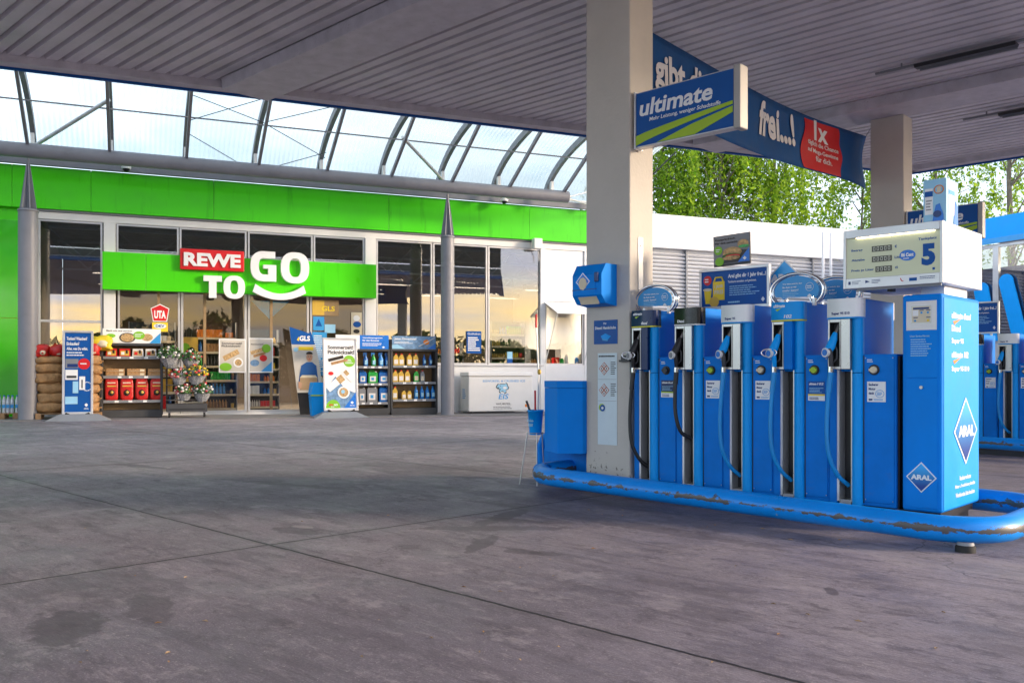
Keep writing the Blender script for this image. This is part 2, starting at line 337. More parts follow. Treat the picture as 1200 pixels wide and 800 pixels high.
    def text(s, body, x0, x1, z0, z1, y, m='letter_white', depth=.0015, bold=.0, italic=0, ratio=False):
        vs, fs, asp = text_mesh(body, bold, italic)
        if ratio: x1 = x0+(z1-z0)*asp
        return s.add([(x0+(x1-x0)*a, y-depth*c, z0+(z1-z0)*b) for a, c, b in [(v[0], v[1], v[2]) for v in vs]], fs, m)
    def lines(s, x0, x1, z0, z1, n, y, m='letter_white', fill=.45, seed=1):   # print too small to read
        rg = random.Random(seed); h = (z1-z0)/n
        for i in range(n):
            z = z1-(i+1)*h+h*(1-fill)/2; x = x0; end = x0+(x1-x0)*rg.uniform(.6, 1)
            while x < end:
                L = min(rg.uniform(.03, .14)*(x1-x0), end-x); s.box(x, x+L*.86, y-.0012, y, z, z+h*fill, m); x += L
        return s
    def frame(s, x0, x1, z0, z1, y0, y1, wd, m):
        s.box(x0, x1, y0, y1, z1-wd, z1, m); s.box(x0, x1, y0, y1, z0, z0+wd, m)
        s.box(x0, x0+wd, y0+.001, y1-.001, z0+wd, z1-wd, m); s.box(x1-wd, x1, y0+.001, y1-.001, z0+wd, z1-wd, m); return s
    def build(s, name, parent=None, bevel=0, seg=2, **kw):
        me = bpy.data.meshes.new(name); me.from_pydata(s.v, [], s.f); me.update()
        for mm in s.mats: me.materials.append(M[mm])
        me.polygons.foreach_set('material_index', s.m); me.polygons.foreach_set('use_smooth', s.smooth)
        o = bpy.data.objects.new(name, me); C.objects.link(o)
        if parent: o.parent = parent
        if bevel:
            b = o.modifiers.new('bevel', 'BEVEL'); b.width = bevel; b.segments = seg; b.limit_method = 'ANGLE'; b.angle_limit = R(40)
        for k, v in kw.items(): o[k] = v
        return o
def tag(o, label, cat, group=None, kind=None):
    if label: o['label'] = label
    if cat: o['category'] = cat
    if group: o['group'] = group
    if kind: o['kind'] = kind
    return o
def root(name, label, cat, f, x, y, z=None, rot=0, group=None):
    o = bpy.data.objects.new(name, None); C.objects.link(o); o.empty_display_size = .2
    z = gf(f, x, y) if z is None else z
    o.location = f.w(x, y, z); o.rotation_euler = (0, 0, f.a+rot); return tag(o, label, cat, group)
def place(o, f, x, y, z=None, rot=0):
    z = gf(f, x, y) if z is None else z
    o.location = f.w(x, y, z); o.rotation_euler = (0, 0, f.a+rot); return o
def copy_tree(o, parent=None):
    c = o.copy(); C.objects.link(c); c.parent = parent
    for ch in o.children: copy_tree(ch, c)
    return c
RZ = lambda a: Matrix.Rotation(a, 4, 'Z')
TR = lambda x, y, z: Matrix.Translation((x, y, z))

# ================================================================== GROUND
gm = mat('concrete_ground', (.20, .19, .19), .62, var=.0, bump=.0)
t = gm.node_tree; b = t.nodes['Principled BSDF']; L = t.links.new
def nd(k, **kw):
    n = t.nodes.new(k)
    for a_, v_ in kw.items(): setattr(n, a_, v_)
    return n
tx = nd('ShaderNodeTexCoord'); sp = nd('ShaderNodeSeparateXYZ'); L(tx.outputs['Object'], sp.inputs[0])
def math_(op, a_, b_=None, c_=None):
    n = nd('ShaderNodeMath', operation=op)
    for i, v in enumerate((a_, b_, c_)):
        if v is None: continue
        if isinstance(v, (int, float)): n.inputs[i].default_value = v
        else: L(v, n.inputs[i])
    return n.outputs[0]
def noise_(scale, detail=8, rough=.6, stretch=None, rotz=0, dist=0):
    n = nd('ShaderNodeTexNoise'); n.inputs['Scale'].default_value = scale; n.inputs['Detail'].default_value = detail; n.inputs['Roughness'].default_value = rough; n.inputs['Distortion'].default_value = dist
    mp_ = nd('ShaderNodeMapping'); mp_.inputs['Scale'].default_value = stretch or (1, 1, 1); mp_.inputs['Rotation'].default_value = (0, 0, rotz)
    L(tx.outputs['Object'], mp_.inputs[0]); L(mp_.outputs[0], n.inputs['Vector']); return n.outputs[0]
def ramp_(v, a0, a1, o0=0., o1=1.):
    n = nd('ShaderNodeMapRange'); n.interpolation_type = 'SMOOTHSTEP'
    for i, q in enumerate((a0, a1, o0, o1)): n.inputs[i+1].default_value = q
    L(v, n.inputs[0]); return n.outputs[0]
def mixc(fac, A, B):
    n = nd('ShaderNodeMix', data_type='RGBA'); L(fac, n.inputs[0]) if not isinstance(fac, float) else setattr(n.inputs[0], 'default_value', fac)
    for q, i in ((A, 6), (B, 7)):
        if isinstance(q, tuple): n.inputs[i].default_value = (*q, 1)
        else: L(q, n.inputs[i])
    return n.outputs[2]
base = mixc(ramp_(noise_(.28, 6, .55), .35, .65), (.135, .122, .142), (.26, .24, .255))
base = mixc(ramp_(noise_(1.1, 10, .7), .46, .60, 0, .60), base, (.105, .095, .108))
base = mixc(ramp_(noise_(5, 10, .75, (1, 3.2, 1), .5), .52, .64, 0, .5), base, (.32, .30, .30))
base = mixc(ramp_(noise_(26, 8, .75, (1, 3, 1), .6), .40, .62, 0, .5), base, (.095, .088, .098))
base = mixc(ramp_(noise_(110, 3, .7), .5, .68, 0, .45), base, (.33, .31, .32))
base = mixc(ramp_(noise_(2.2, 12, .8, (1, 2.5, 1), .9, .6), .55, .62, 0, .65), base, (.065, .056, .066))
base = mixc(ramp_(noise_(60, 3, .6), .66, .72, 0, .8), base, (.40, .38, .35))
base = mixc(ramp_(noise_(3.2, 14, .85, (1, 1.6, 1), 1.1, .25), .525, .60, 0, .50), base, (.055, .048, .058))
base = mixc(ramp_(noise_(.9, 12, .72, (1.0, 6.0, 1), -.15, .3), .52, .58, 0, .38), base, (.075, .066, .078))
base = mixc(ramp_(noise_(1.6, 12, .8, (1, 1.2, 1), .2, .1), .54, .62, 0, .40), base, (.34, .32, .32))
vo = nd('ShaderNodeTexVoronoi', feature='DISTANCE_TO_EDGE'); vo.inputs['Scale'].default_value = .55
vm = nd('ShaderNodeVectorMath', operation='MULTIPLY_ADD'); nv = nd('ShaderNodeTexNoise'); nv.inputs['Scale'].default_value = 2.2; nv.inputs['Detail'].default_value = 10; L(tx.outputs['Object'], nv.inputs['Vector']); L(nv.outputs['Color'], vm.inputs[0]); vm.inputs[1].default_value = (.9, .9, .9); L(tx.outputs['Object'], vm.inputs[2]); L(vm.outputs[0], vo.inputs['Vector'])
crk = math_('MULTIPLY', ramp_(vo.outputs['Distance'], .002, .007, 1, 0), ramp_(noise_(.5, 4, .5), .56, .62, 0, .7))
base = mixc(crk, base, (.03, .027, .03))
# oil and water stains (centre x, y in the island frame, radii, angle, strength)
X, Y = sp.outputs['X'], sp.outputs['Y']
def stain(base, px, py, rx, ry, ang, k, col=(.062, .055, .062)):
    D = (1.165)*FPX/(py-HOR); wx, wy = (px-600)/FPX*D, D; p = Vector((wx, wy))-I.o; cx, cy = p.dot(I.x), p.dot(I.y)
    ca, sa = math.cos(ang), math.sin(ang)
    dx = math_('SUBTRACT', X, cx); dy = math_('SUBTRACT', Y, cy)
    u = math_('DIVIDE', math_('ADD', math_('MULTIPLY', dx, ca), math_('MULTIPLY', dy, sa)), rx)
    v = math_('DIVIDE', math_('SUBTRACT', math_('MULTIPLY', dy, ca), math_('MULTIPLY', dx, sa)), ry)
    d = math_('SQRT', math_('ADD', math_('MULTIPLY', u, u), math_('MULTIPLY', v, v)))
    d = math_('ADD', d, math_('MULTIPLY', math_('SUBTRACT', noise_(5.5, 10, .72), .5), 2.3))
    return mixc(ramp_(d, .88, 1.10, k, 0), base, col)
for a_ in ((78, 745, .30, .15, -.30, .72), (176, 722, .24, .11, -.30, .55), (120, 700, .5, .3, -.3, .25), (575, 622, .10, .55, -.75, .6), (350, 627, .22, .12, .2, .55), (600, 612, .28, .10, .3, .6),
           (640, 652, .10, .06, .3, .6), (330, 570, .9, .10, .3, .5), (165, 550, .5, .10, .2, .6), (720, 600, 2.2, .25, 0, .35), (975, 695, .04, .09, .5, .7), (300, 560, 1.4, .5, .2, .3), (520, 552, 1.2, .6, .2, .35), (1005, 700, .05, .02, .0, .7), (590, 608, .10, .42, .35, .7), (565, 640, .07, .30, .5, .65), (612, 650, .12, .07, .3, .6), (700, 610, 1.6, .14, -.05, .45)):
    base = stain(base, *a_)
for a_ in ((355, 622, .10, .05, .2, .4), (1120, 660, .7, .3, 0, .30)): base = stain(base, *a_, col=(.36, .34, .32))
# joints of the slabs
def joint(c0, n0, pitch):
    wob = math_('MULTIPLY', math_('SUBTRACT', noise_(6, 6, .7), .5), .035)
    q = math_('ADD', math_('SUBTRACT', c0, n0), wob)
    q = math_('SUBTRACT', math_('FRACT', math_('ADD', math_('DIVIDE', q, pitch), .5)), .5)
    return math_('MULTIPLY', math_('ABSOLUTE', q), pitch)
def wp(X_, Y_): p = Vector((X_, Y_))-I.o; return p.dot(I.x), p.dot(I.y)
ax, ay = wp(-1.6, 5.85)
jd = math_('MINIMUM', joint(Y, ay, 4.17), joint(X, ax, 5.9))
jm = ramp_(jd, .007, .014, .97, 0)
base = mixc(ramp_(jd, .01, .10, .22, 0), base, (.09, .085, .085))
base = mixc(jm, base, (.012, .011, .012))
vt = nd('ShaderNodeVectorMath', operation='MULTIPLY'); L(base, vt.inputs[0]); vt.inputs[1].default_value = (1.13, 1.07, 1.12); L(vt.outputs[0], b.inputs['Base Color'])
L(ramp_(noise_(1.5, 8, .6), .3, .7, .50, .78), b.inputs['Roughness'])
hgt = math_('ADD', math_('MULTIPLY', noise_(90, 5, .6), .35), math_('MULTIPLY', noise_(14, 8, .6, (1, 5, 1), .3), .5))
hgt = math_('SUBTRACT', hgt, math_('MULTIPLY', jm, 3.0))
bp = nd('ShaderNodeBump'); bp.inputs['Strength'].default_value = .35; bp.inputs['Distance'].default_value = .01; L(hgt, bp.inputs['Height']); L(bp.outputs[0], b.inputs['Normal'])
g = MB(); E = 260
cs = [(-E, -E), (E, -E), (E, E), (-E, E)]
g.add([(x, y, gf(I, x, y)) for x, y in cs], [(0, 1, 2, 3)], 'concrete_ground')
o = g.build('ground'); o.location = (I.o.x, I.o.y, 0); o.rotation_euler = (0, 0, I.a); tag(o, 'worn grey concrete forecourt with dark slab joints and oil stains', 'ground', kind='structure')
# strip of paving in front of the shop
g = MB()
mat('paving', (.17, .16, .165), .7, var=.2, vs=2, bump=.2, bs=40, dirt=.2)
n_ = 0
for i in range(-10, 24):
    x0 = i*1.2+.006; x1 = (i+1)*1.2-.006; y0, y1 = -2.2, .25
    zz = lambda x, y: gf(S, x, y)+.02
    g.hexa([(x0, y0, zz(x0, y0)-.06), (x1, y0, zz(x1, y0)-.06), (x1, y1, zz(x1, y1)-.06), (x0, y1, zz(x0, y1)-.06)], [(x0, y0, zz(x0, y0)), (x1, y0, zz(x1, y0)), (x1, y1, zz(x1, y1)), (x0, y1, zz(x0, y1))], 'paving')
place(g.build('pavement'), S, 0, 0, 0)['kind'] = 'structure'; bpy.data.objects['pavement']['label'] = 'low paved strip along the shop front'

# ================================================================== CANOPY over the pumps
def ztop_point(px, py, z):
    t_ = (EYE-z)*FPX/(py-HOR); return Vector(((px-600)/FPX*t_, t_))
ZC = 5.30
corner = ztop_point(1065, 203, ZC)
ci = corner-I.o; CX, CY = ci.dot(I.x), ci.dot(I.y)          # island frame
cv = root('canopy_roof', 'large flat canopy roof with ribbed grey underside and thin blue edge over the pumps', 'canopy', I, 0, 0, 0)
# shop-side edge direction in the island frame
ed = Vector((S.x.dot(I.x), S.x.dot(I.y)))                    # along +u
def edge_x(y):                                                # x of the slanting shop-side edge at row y
    return CX+(y-CY)*ed.x/ed.y
XR = 4.2; YN = -13.0
d = MB(); pitch = .211; k = int((CY-YN)/pitch)
for i in range(k):
    ya = CY-i*pitch; yb = ya-pitch
    # profile of the ribbed sheet: wide pan, narrow raised groove
    for (q0, q1, z0, z1) in ((0, .138, 0, 0), (.138, .148, 0, .065), (.148, .200, .065, .065), (.200, .211, .065, 0)):
        y0_, y1_ = ya-q0, ya-q1
        d.add([(edge_x(y0_)+.02, y0_, ZC+.10+z0), (XR, y0_, ZC+.10+z0), (XR, y1_, ZC+.10+z1), (edge_x(y1_)+.02, y1_, ZC+.10+z1)], [(0, 1, 2, 3)], 'canopy_sheet')
d.build('ribbed_ceiling', cv)
top = MB(); top.prism([(edge_x(CY), CY), (XR, CY), (XR, YN), (edge_x(YN), YN)], ZC+.19, ZC+.42, 'roof_felt', 'xy'); top.build('roof_deck', cv)
def rim(pts, name, zo, zi0, zi1, off, th, m):
    b_ = MB()
    for (p, q) in zip(pts[:-1], pts[1:]):
        p = Vector(p); q = Vector(q); dd = (q-p).normalized(); nn = Vector((-dd.y, dd.x))
        a_, c_ = p+nn*off, q+nn*off; a2, c2 = p+nn*(off+th), q+nn*(off+th)
        b_.hexa([(*a_, zi0), (*c_, zi0), (*c2, zi0), (*a2, zi0)], [(*a_, zi1), (*c_, zi1), (*c2, zi1), (*a2, zi1)], m)
    return b_.build(name, cv)
pe = [(edge_x(YN), YN), (CX, CY), (XR, CY)]
rim(pe, 'edge_trim', 0, ZC, ZC+.16, -.22, .21, 'canopy_beam')
rim(pe[:2], 'reflection_blocker', 0, ZC+.47, ZC+2.0, -.05, .05, 'dark_grey')  # unseen upstand, added to darken the sky mirrored in the upper shop windows
rim(pe, 'blue_fascia', 0, ZC-.03, ZC+.10, 0, .05, 'blue_sign')
bm_ = MB()
for (y0, y1) in ((-.42, .34), (7.08, 7.86), (-8.0, -7.3)):
    bm_ = MB(); bm_.box(edge_x((y0+y1)/2)+.25, XR, y0, y1, ZC-.08, ZC+.095, 'canopy_beam'); bm_.build('roof_beam', cv, .01)
# ceiling lamps
def strip_lamp(x0, x1, y, lab):
    r_ = root('ceiling_lamp', lab, 'lamp', I, x0, y, ZC, group='lamps under the canopy')
    a_ = MB(); a_.box(-.55, x1-x0+1.2, -.02, .02, .02, .05, 'grey'); a_.box(-.2, -.18, -.01, .01, .05, .13, 'grey'); a_.box(1.5, 1.52, -.01, .01, .05, .13, 'grey'); a_.build('rail', r_)
    h = MB(); h.hexa([(0, -.06, -.02), (x1-x0, -.06, -.02), (x1-x0, .06, -.02), (0, .06, -.02)], [(0, -.09, .018), (x1-x0, -.09, .018), (x1-x0, .09, .018), (0, .09, .018)], 'black'); h.build('housing', r_)
    c_ = MB(); c_.box(.02, x1-x0-.02, .095, .11, -.03, .03, 'grey'); c_.build('reflector', r_)
strip_lamp(-2.25, -1.0, 5.85, 'dark strip lamp on the ribbed canopy ceiling, the nearer and larger one of the two')
strip_lamp(-2.1, -.8, 9.15, 'dark strip lamp on the canopy ceiling beyond the far pillar, the farther and smaller one')

# pillars
def pillar(x, y, lab):
    r_ = root('canopy_pillar', lab, 'pillar', I, x, y, None, group='canopy pillars')
    h = ZC-.08-r_.location.z
    a_ = MB(); a_.box(0, .53, 0, .38, 0, h, 'pillar_paint'); a_.build('shaft', r_, .012)
    return r_, h
P1, hp = pillar(-3.315, 0, 'near cream painted canopy pillar with chipped base and blue paper dispenser on it')
for side in (0,):
    a_ = MB(); a_.box(.532, .538, .13, .20, 1.95-.0, 2.45, 'aluminium'); a_.lathe((0, 0, 0), [(.0, 0)], 'steel', 4) if False else None
    a_.box(.538, .541, .155, .17, 2.36, 2.38, 'black'); a_.build('cover_strip', P1)
P2, _ = pillar(-3.62, 7.70, 'far cream canopy pillar rising behind the lit price display')

# "ultimate" signs hung on the pillars
def ultimate_sign(x, y, z, lab):
    r_ = root('fuel_sign', lab, 'sign', I, x, y, z, group='fuel brand signs on the pillars')
    W, T, Hh = 1.12, .11, .52
    a_ = MB(); a_.box(.012, W-.06, .006, T-.006, 0, Hh, 'aluminium'); a_.build('housing', r_, .005)
    f = MB(); f.box(.02, W-.075, 0, .005, .012, Hh-.012, 'blue_sign'); f.build('face', r_)
    s_ = MB(); s_.text('ultimate', .06, .84, .285, .44, -.001, bold=.025, italic=.15); s_.text('Mehr Leistung, weniger Schadstoffe', .17, .92, .215, .262, -.001, bold=.01, italic=.15)
    s_.build('lettering', r_)
    g_ = MB()
    def sw(z0, z1, z2, z3, n=10):
        pts = [(.02+(W-.10)*i/n, z0+(z1-z0)*(i/n)**.8) for i in range(n+1)]; q = [(.02+(W-.10)*i/n, z2+(z3-z2)*(i/n)**.8) for i in range(n, -1, -1)]
        g_.prism(pts+q, -.001, -.004, 'lime')
    sw(.02, .205, .11, .235); 
    pts = [(.25, .013), (.62, .11), (W-.08, .19), (W-.08, .135), (.66, .013)]; g_.prism(pts, -.001, -.004, 'lime')
    g_.build('swoosh', r_)
    e = MB(); e.box(W-.07, W+.0, -.015, T+.01, -.015, Hh+.015, 'cap_grey'); e.build('end_cap', r_, .012); e = MB(); e.box(-.0, .018, -.012, T+.01, -.01, Hh+.01, 'aluminium'); e.build('end_cap', r_, .005)
    return r_
ultimate_sign(-2.76, .04, 3.215, 'blue sign reading ultimate hung on the near canopy pillar')
ultimate_sign(-3.06, 7.74, 3.15, 'farther blue sign reading ultimate, half hidden behind the box on the price display')

# banner
bnr = root('banner', 'dark blue cloth banner with red patch stretched under the canopy', 'banner', I, -3.93, 1.2, 0)
b_ = MB(); n = 60; vs = []; Lb = 7.05
def bn(t_, s_):   # t along 0..1, s 0 top .. 1 bottom
    zt = 5.12-.10*math.sin(math.pi*t_)+.09*(1-t_)**3; h_ = .80
    yy = t_*Lb - .16*t_**6*math.sin(math.pi*s_); z_ = zt-h_*s_-(.05*math.sin(math.pi*t_) if s_ > 0 else 0)-.10*s_*t_**12
    return (.030*math.sin(7*t_+2*s_)+.022*math.sin(29*t_+3*s_)*s_*(1-s_)*4, yy, z_)
m_ = 10
for i in range(n+1):
    for j in range(m_+1): vs.append(bn(i/n, j/m_))
fs = [(i*(m_+1)+j, (i+1)*(m_+1)+j, (i+1)*(m_+1)+j+1, i*(m_+1)+j+1) for i in range(n) for j in range(m_)]
b_.add(vs, fs, 'fabric_banner', True); o = b_.build('cloth', bnr); md = o.modifiers.new('s', 'SOLIDIFY'); md.thickness = .003; md.offset = 0
def on_banner(mb, items):                   # text laid on the cloth, seen from +x side; t runs away from the camera
    pass
def banner_text(body, y0, y1, z0, z1, m_='letter_white', bold=.02, it=0):
    vs_, fs_, asp = text_mesh(body, bold, it); q = []
    for a0, c0, b0 in vs_:
        yy = y0+(y1-y0)*a0; t_ = yy/Lb; zz = z0+(z1-z0)*b0
        zt = 5.12-.10*math.sin(math.pi*t_)+.09*(1-t_)**3; s_ = (zt-zz)/.82
        q.append((bn(t_, min(1, max(0, s_)))[0]+.018+.001*c0, yy, zz))
    return q, fs_
rp = MB(); pts = []
ys0, ys1 = 4.72, 5.98
vs = []; nn_ = 16
for i in range(nn_+1):
    for j in range(13):
        s_ = .02+.96*j/12; y_ = ys0+(ys1-ys0)*i/nn_+(.10*math.sin(s_*5.5+1) if i < nn_ else 0)*(1-i/nn_)+.03*math.sin(13*s_)*(i/nn_); p = bn(y_/Lb, s_); vs.append((p[0]+.014, y_, p[2]))
rp.add(vs, [(i*13+j, (i+1)*13+j, (i+1)*13+j+1, i*13+j+1) for i in range(nn_) for j in range(12)], 'red', True); rp.build('red_patch', bnr)
lt = MB()
for body, y0, y1, z0, z1, bo in (('Aral gibt dir 1 Jahr', .05, 3.0, 4.46, 4.95, .035), ('den einen Tank', .3, 2.1, 4.33, 4.47, .01), ('frei...!', 3.40, 4.45, 4.46, 4.95, .035), ('1x', 5.12, 5.60, 4.70, 5.01, .035), ('täglich die Chance', 4.88, 5.88, 4.585, 4.68, .015), ('auf Mega-Gewinne', 4.88, 5.85, 4.475, 4.565, .015), ('für dich.', 5.15, 5.65, 4.37, 4.46, .015)):
    q, fq = banner_text(body, y0, y1, z0, z1, bold=bo); lt.add(q, fq, 'letter_white')
lt.build('lettering', bnr)
rp = MB(); 
for (y_, z_) in ((0, 5.12), (Lb, 5.10)): rp.path([(0, y_, z_), (0, y_+(.25 if y_ else -.2), z_+.22)], .006, 'grey', 6)
rp.build('cord', bnr)

# ================================================================== GLAZED ROOF between canopy and shop
gl = root('glazed_roof', 'arched glazed roof of clear ribbed sheets on grey steel arches above the shop front', 'roof', S, 0, 0, 0)
UX0, UX1 = -9.7, 17.6
def arc_pt(th): return (-5+5*math.cos(th), 6.32+1.75*math.sin(th))
prof = [arc_pt(math.pi/2*i/16) for i in range(17)]+[(-6.5, 8.05), (-8.0, 7.98), (-9.5, 7.80)]
s_ = MB(); vs = []
for (y_, z_) in prof: vs += [(UX0, y_, z_), (UX1, y_, z_)]
s_.add(vs, [(2*i, 2*i+1, 2*i+3, 2*i+2) for i in range(len(prof)-1)], 'roof_glazing', True)
o = s_.build('glazing', gl); md = o.modifiers.new('s', 'SOLIDIFY'); md.thickness = .006
arcs = [7.795+1.755*k for k in range(-9, 6)]
for u in arcs:
    a_ = MB()
    for p, q in zip(prof[:-1], prof[1:]):
        p = Vector(p); q = Vector(q); dd = (q-p).normalized(); nn = Vector((dd.y, -dd.x))*-1
        if nn.y > 0: nn = -nn
        def P(v, k, s): vv = v+nn*k; return (u+s, vv.x, vv.y)
        a_.hexa([P(p, .02, -.055), P(p, .02, .055), P(q, .02, .055), P(q, .02, -.055)], [P(p, .20, -.055), P(p, .20, .055), P(q, .20, .055), P(q, .20, -.055)], 'grey_paint')
    a_.build('arch_rib', gl)
    st = MB(); st.box(-.035, .035, -.05, .05, 0, 4.4, 'grey_paint')
    o = st.build('strut', gl); o.location = (u-.02, -1.45, 6.42); o.rotation_euler = (math.atan2(2.35, 1.15), 0, 0)
    h = MB(); h.box(u-.04, u+.04, -.75, -.62, 6.35, 6.95, 'white'); h.build('hanger', gl)
pu = MB()
for (y_, z_) in ((-1.9, 7.62), ): pu.box(UX0, UX1, y_-.02, y_+.02, z_-.22, z_-.19, 'grey_paint')
pu.build('purlin', gl)
for (ua, ub) in ((7.795-1.755*3, 7.795-1.755*2), (7.795+1.755, 7.795+2*1.755), (7.795-1.755*2, 7.795-1.755)):
    pass
def rod(u0, y0, z0, u1, y1, z1, r_, m_, nm):
    q = MB(); q.path([(u0, y0, z0), (u1, y1, z1)], r_, m_, 6); q.build(nm, gl)
A = arcs
rod(A[5]+.0, -.9, 6.55, A[6]-.0, -2.9, 7.35, .045, 'aluminium', 'brace')
rod(A[10]+.0, -2.6, 7.30, A[11], -.9, 6.60, .045, 'aluminium', 'brace')
rod(A[7], -3.2, 7.6, A[8], -2.2, 7.4, .010, 'dark_grey', 'tie_rod'); rod(A[7], -2.0, 7.3, A[8], -3.2, 7.75, .010, 'dark_grey', 'tie_rod')
rod(A[8], -2.2, 7.4, A[9], -1.2, 6.9, .010, 'dark_grey', 'tie_rod'); rod(A[8], -2.6, 7.3, A[9], -3.3, 7.75, .010, 'dark_grey', 'tie_rod')
rod(A[7], -1.6, 7.1, A[8], -.5, 6.5, .010, 'dark_grey', 'tie_rod'); rod(A[8], -.5, 6.5, A[9], -1.4, 7.0, .010, 'dark_grey', 'tie_rod')
rod(UX1-.1, -.3, 6.5, UX1-.1, -3.4, 7.5, .02, 'dark_grey', 'brace'); rod(UX1-.1, -.4, 7.1, UX1-.1, -2.6, 6.6, .02, 'dark_grey', 'brace')
rod(14.9, -1.5, 6.32, UX1, -1.0, 7.2, .02, 'aluminium', 'brace'); rod(14.9, -1.5, 6.32, UX1, -.2, 6.2, .02, 'aluminium', 'brace')
# eaves channel on the shop edge
q = MB(); q.box(UX0, UX1, -.28, -.16, 6.28, 6.46, 'grey_paint'); q.box(UX0, UX1, -.24, -.20, 6.50, 6.54, 'white'); q.build('gutter', gl)

tb = MB(); tb.path([(-12, 0, 0), (0, 0, 0), (7, 0, 0), (14.95, 0, 0)], .175, 'grey_paint', 20)
place(tag(tb.build('roof_tube'), 'long horizontal grey steel tube carrying the glazed roof on two columns', 'steel tube'), S, 0, -1.5, 6.34)
for (px, lab) in ((33, 'grey round steel column with pointed head left of the brown sack stack'), (524.5, 'grey round steel column with pointed head left of the ice chest')):
    u, _ = S.at(px, 437, -1.5)
    r_ = root('steel_column', lab, 'column', S, u, -1.5, None, group='round steel columns in front of the shop')
    h = 6.34-r_.location.z; D_ = .19 if px > 100 else .215
    a_ = MB(); a_.lathe((0, 0, 0), [(D_, 0), (D_, h-1.45)], 'grey_paint', 28); a_.build('shaft', r_)
    a_ = MB(); a_.lathe((0, 0, 0), [(D_, h-1.45), (D_+.012, h-1.45), (D_+.012, h-1.40), (.165, h-1.38)], 'grey_paint', 28)
    for k in range(3):
        ang = k*math.pi/3+.3; ca, sa = math.cos(ang)*.012, math.sin(ang)*.012; cx, cy = -sa/.012*.19, ca/.012*.19
        tz = h-.20; 
        a_.hexa([(cx-ca, cy-sa, h-1.38), (cx+ca, cy+sa, h-1.38), (-cx+ca, -cy+sa, h-1.38), (-cx-ca, -cy-sa, h-1.38)], [(cx*.12-ca, cy*.12-sa, tz), (cx*.12+ca, cy*.12+sa, tz), (-cx*.12+ca, -cy*.12+sa, tz), (-cx*.12-ca, -cy*.12-sa, tz)], 'grey_paint')
    a_.lathe((0, 0, 0), [(.05, h-1.38), (.02, h-.15), (.03, h-.1)], 'grey', 16)
    a_.build('pointed_head', r_)

# ================================================================== SHOP BUILDING
def ux(px, y=0.): return S.at(px, 437, y)[0]
def uz(px, py, y=0.): return S.at(px, py, y)[1]
UL, UR = -11.0, 17.55
GZ = -.35
bd = root('shop_building', 'long flat-roofed shop with bright green fascia and glazed front', 'shop', S, 0, 0, 0)
a_ = MB(); ue = [UL]+[ux(p) for p in (15, 107, 250, 454, 618)]+[UR]
for p, q in zip(ue[:-1], ue[1:]): a_.box(p+.004, q-.004, -.16, .12, 5.22, 6.27, 'green_panel')
a_.build('green_fascia', bd, .004)
a_ = MB(); a_.box(UL, .80, -.03, .10, GZ, 2.46, 'green_gloss'); a_.box(UL, .80, -.03, .10, 2.475, 4.9, 'green_gloss'); a_.box(UL, .80, -.015, .0995, 2.4605, 2.4745, 'lime'); a_.box(UL, .80, .02, .10, 4.9005, 5.2195, 'green_panel'); a_.build('green_wall', bd, .004)
a_ = MB()
a_.box(.80, UR, -.05, .14, 4.98, 5.16, 'white'); a_.box(.80, UR, -.10, .10, 5.165, 5.217, 'grey')
# pilasters
for p0, p1 in ((121.5, 135.5), (427.5, 440)): a_.box(ux(p0), ux(p1), -.06, .12, GZ, 4.978, 'white')
a_.build('white_frame', bd, .006)
# windows: (px0, px1, z0, z1)
LEDGE = 1.36
def window(p0, p1, z0, z1, gl_='glass', rails=(), fr=.045, y=.03, muls=()):
    u0, u1 = ux(p0), ux(p1); f = MB(); f.frame(u0, u1, z0, z1, y-.04, y+.05, fr, 'aluminium')
    for r_ in rails: f.box(u0+fr, u1-fr, y-.03, y+.04, r_-.03, r_+.03, 'aluminium')
    for mpx in muls: um = ux(mpx); f.box(um-.035, um+.035, y-.035, y+.045, z0+fr, z1-fr, 'timber' if gl_ == 'glass_door' else 'aluminium')
    o = f.build('window', bd); q = MB(); q.box(u0+fr-.01, u1-fr+.01, y, y+.01, z0+fr-.01, z1-fr+.01, gl_); q.build('pane', o); return o
window(45, 120, .0, 4.975, rails=(2.42, 1.50))
for p0, p1 in ((136.5, 209.5), (210.5, 289), (290.5, 366.5), (367.5, 427)): window(p0, p1, 4.22, 4.975)
for p0, p1 in ((441, 506.5), (507.5, 571), (572, 634)): window(p0, p1, LEDGE, 4.975)
# entrance front
window(138, 211, .03, 3.30, 'glass_door', muls=(186,), fr=.05); window(212, 289.2, .03, 3.30, 'glass_door', muls=(240,), fr=.06)
window(290.4, 362, .03, 3.30, 'glass_door', muls=(318,), fr=.06); window(363.5, 427, .03, 3.30, 'glass_door', fr=.05)
a_ = MB(); a_.box(ux(440), ux(636), -.04, .10, GZ, LEDGE-.005, 'white_panel'); a_.box(ux(440.5), ux(636), -.10, .03, LEDGE-.04, LEDGE+.0, 'aluminium')
a_.build('parapet_wall', bd, .004)
a_ = MB(); a_.box(ux(121), ux(427), -.03, .12, GZ, .025, 'white'); a_.build('door_sill', bd)
# green sign band over the door
a_ = MB(); u0, u1 = ux(120, -.3), ux(441, -.3); um = ux(171, -.3)
a_.box(u0, um-.003, -.30, -.06, 3.24, 4.20, 'green_panel'); a_.box(um+.003, u1, -.30, -.06, 3.24, 4.20, 'green_panel'); a_.build('green_sign_band', bd, .006)
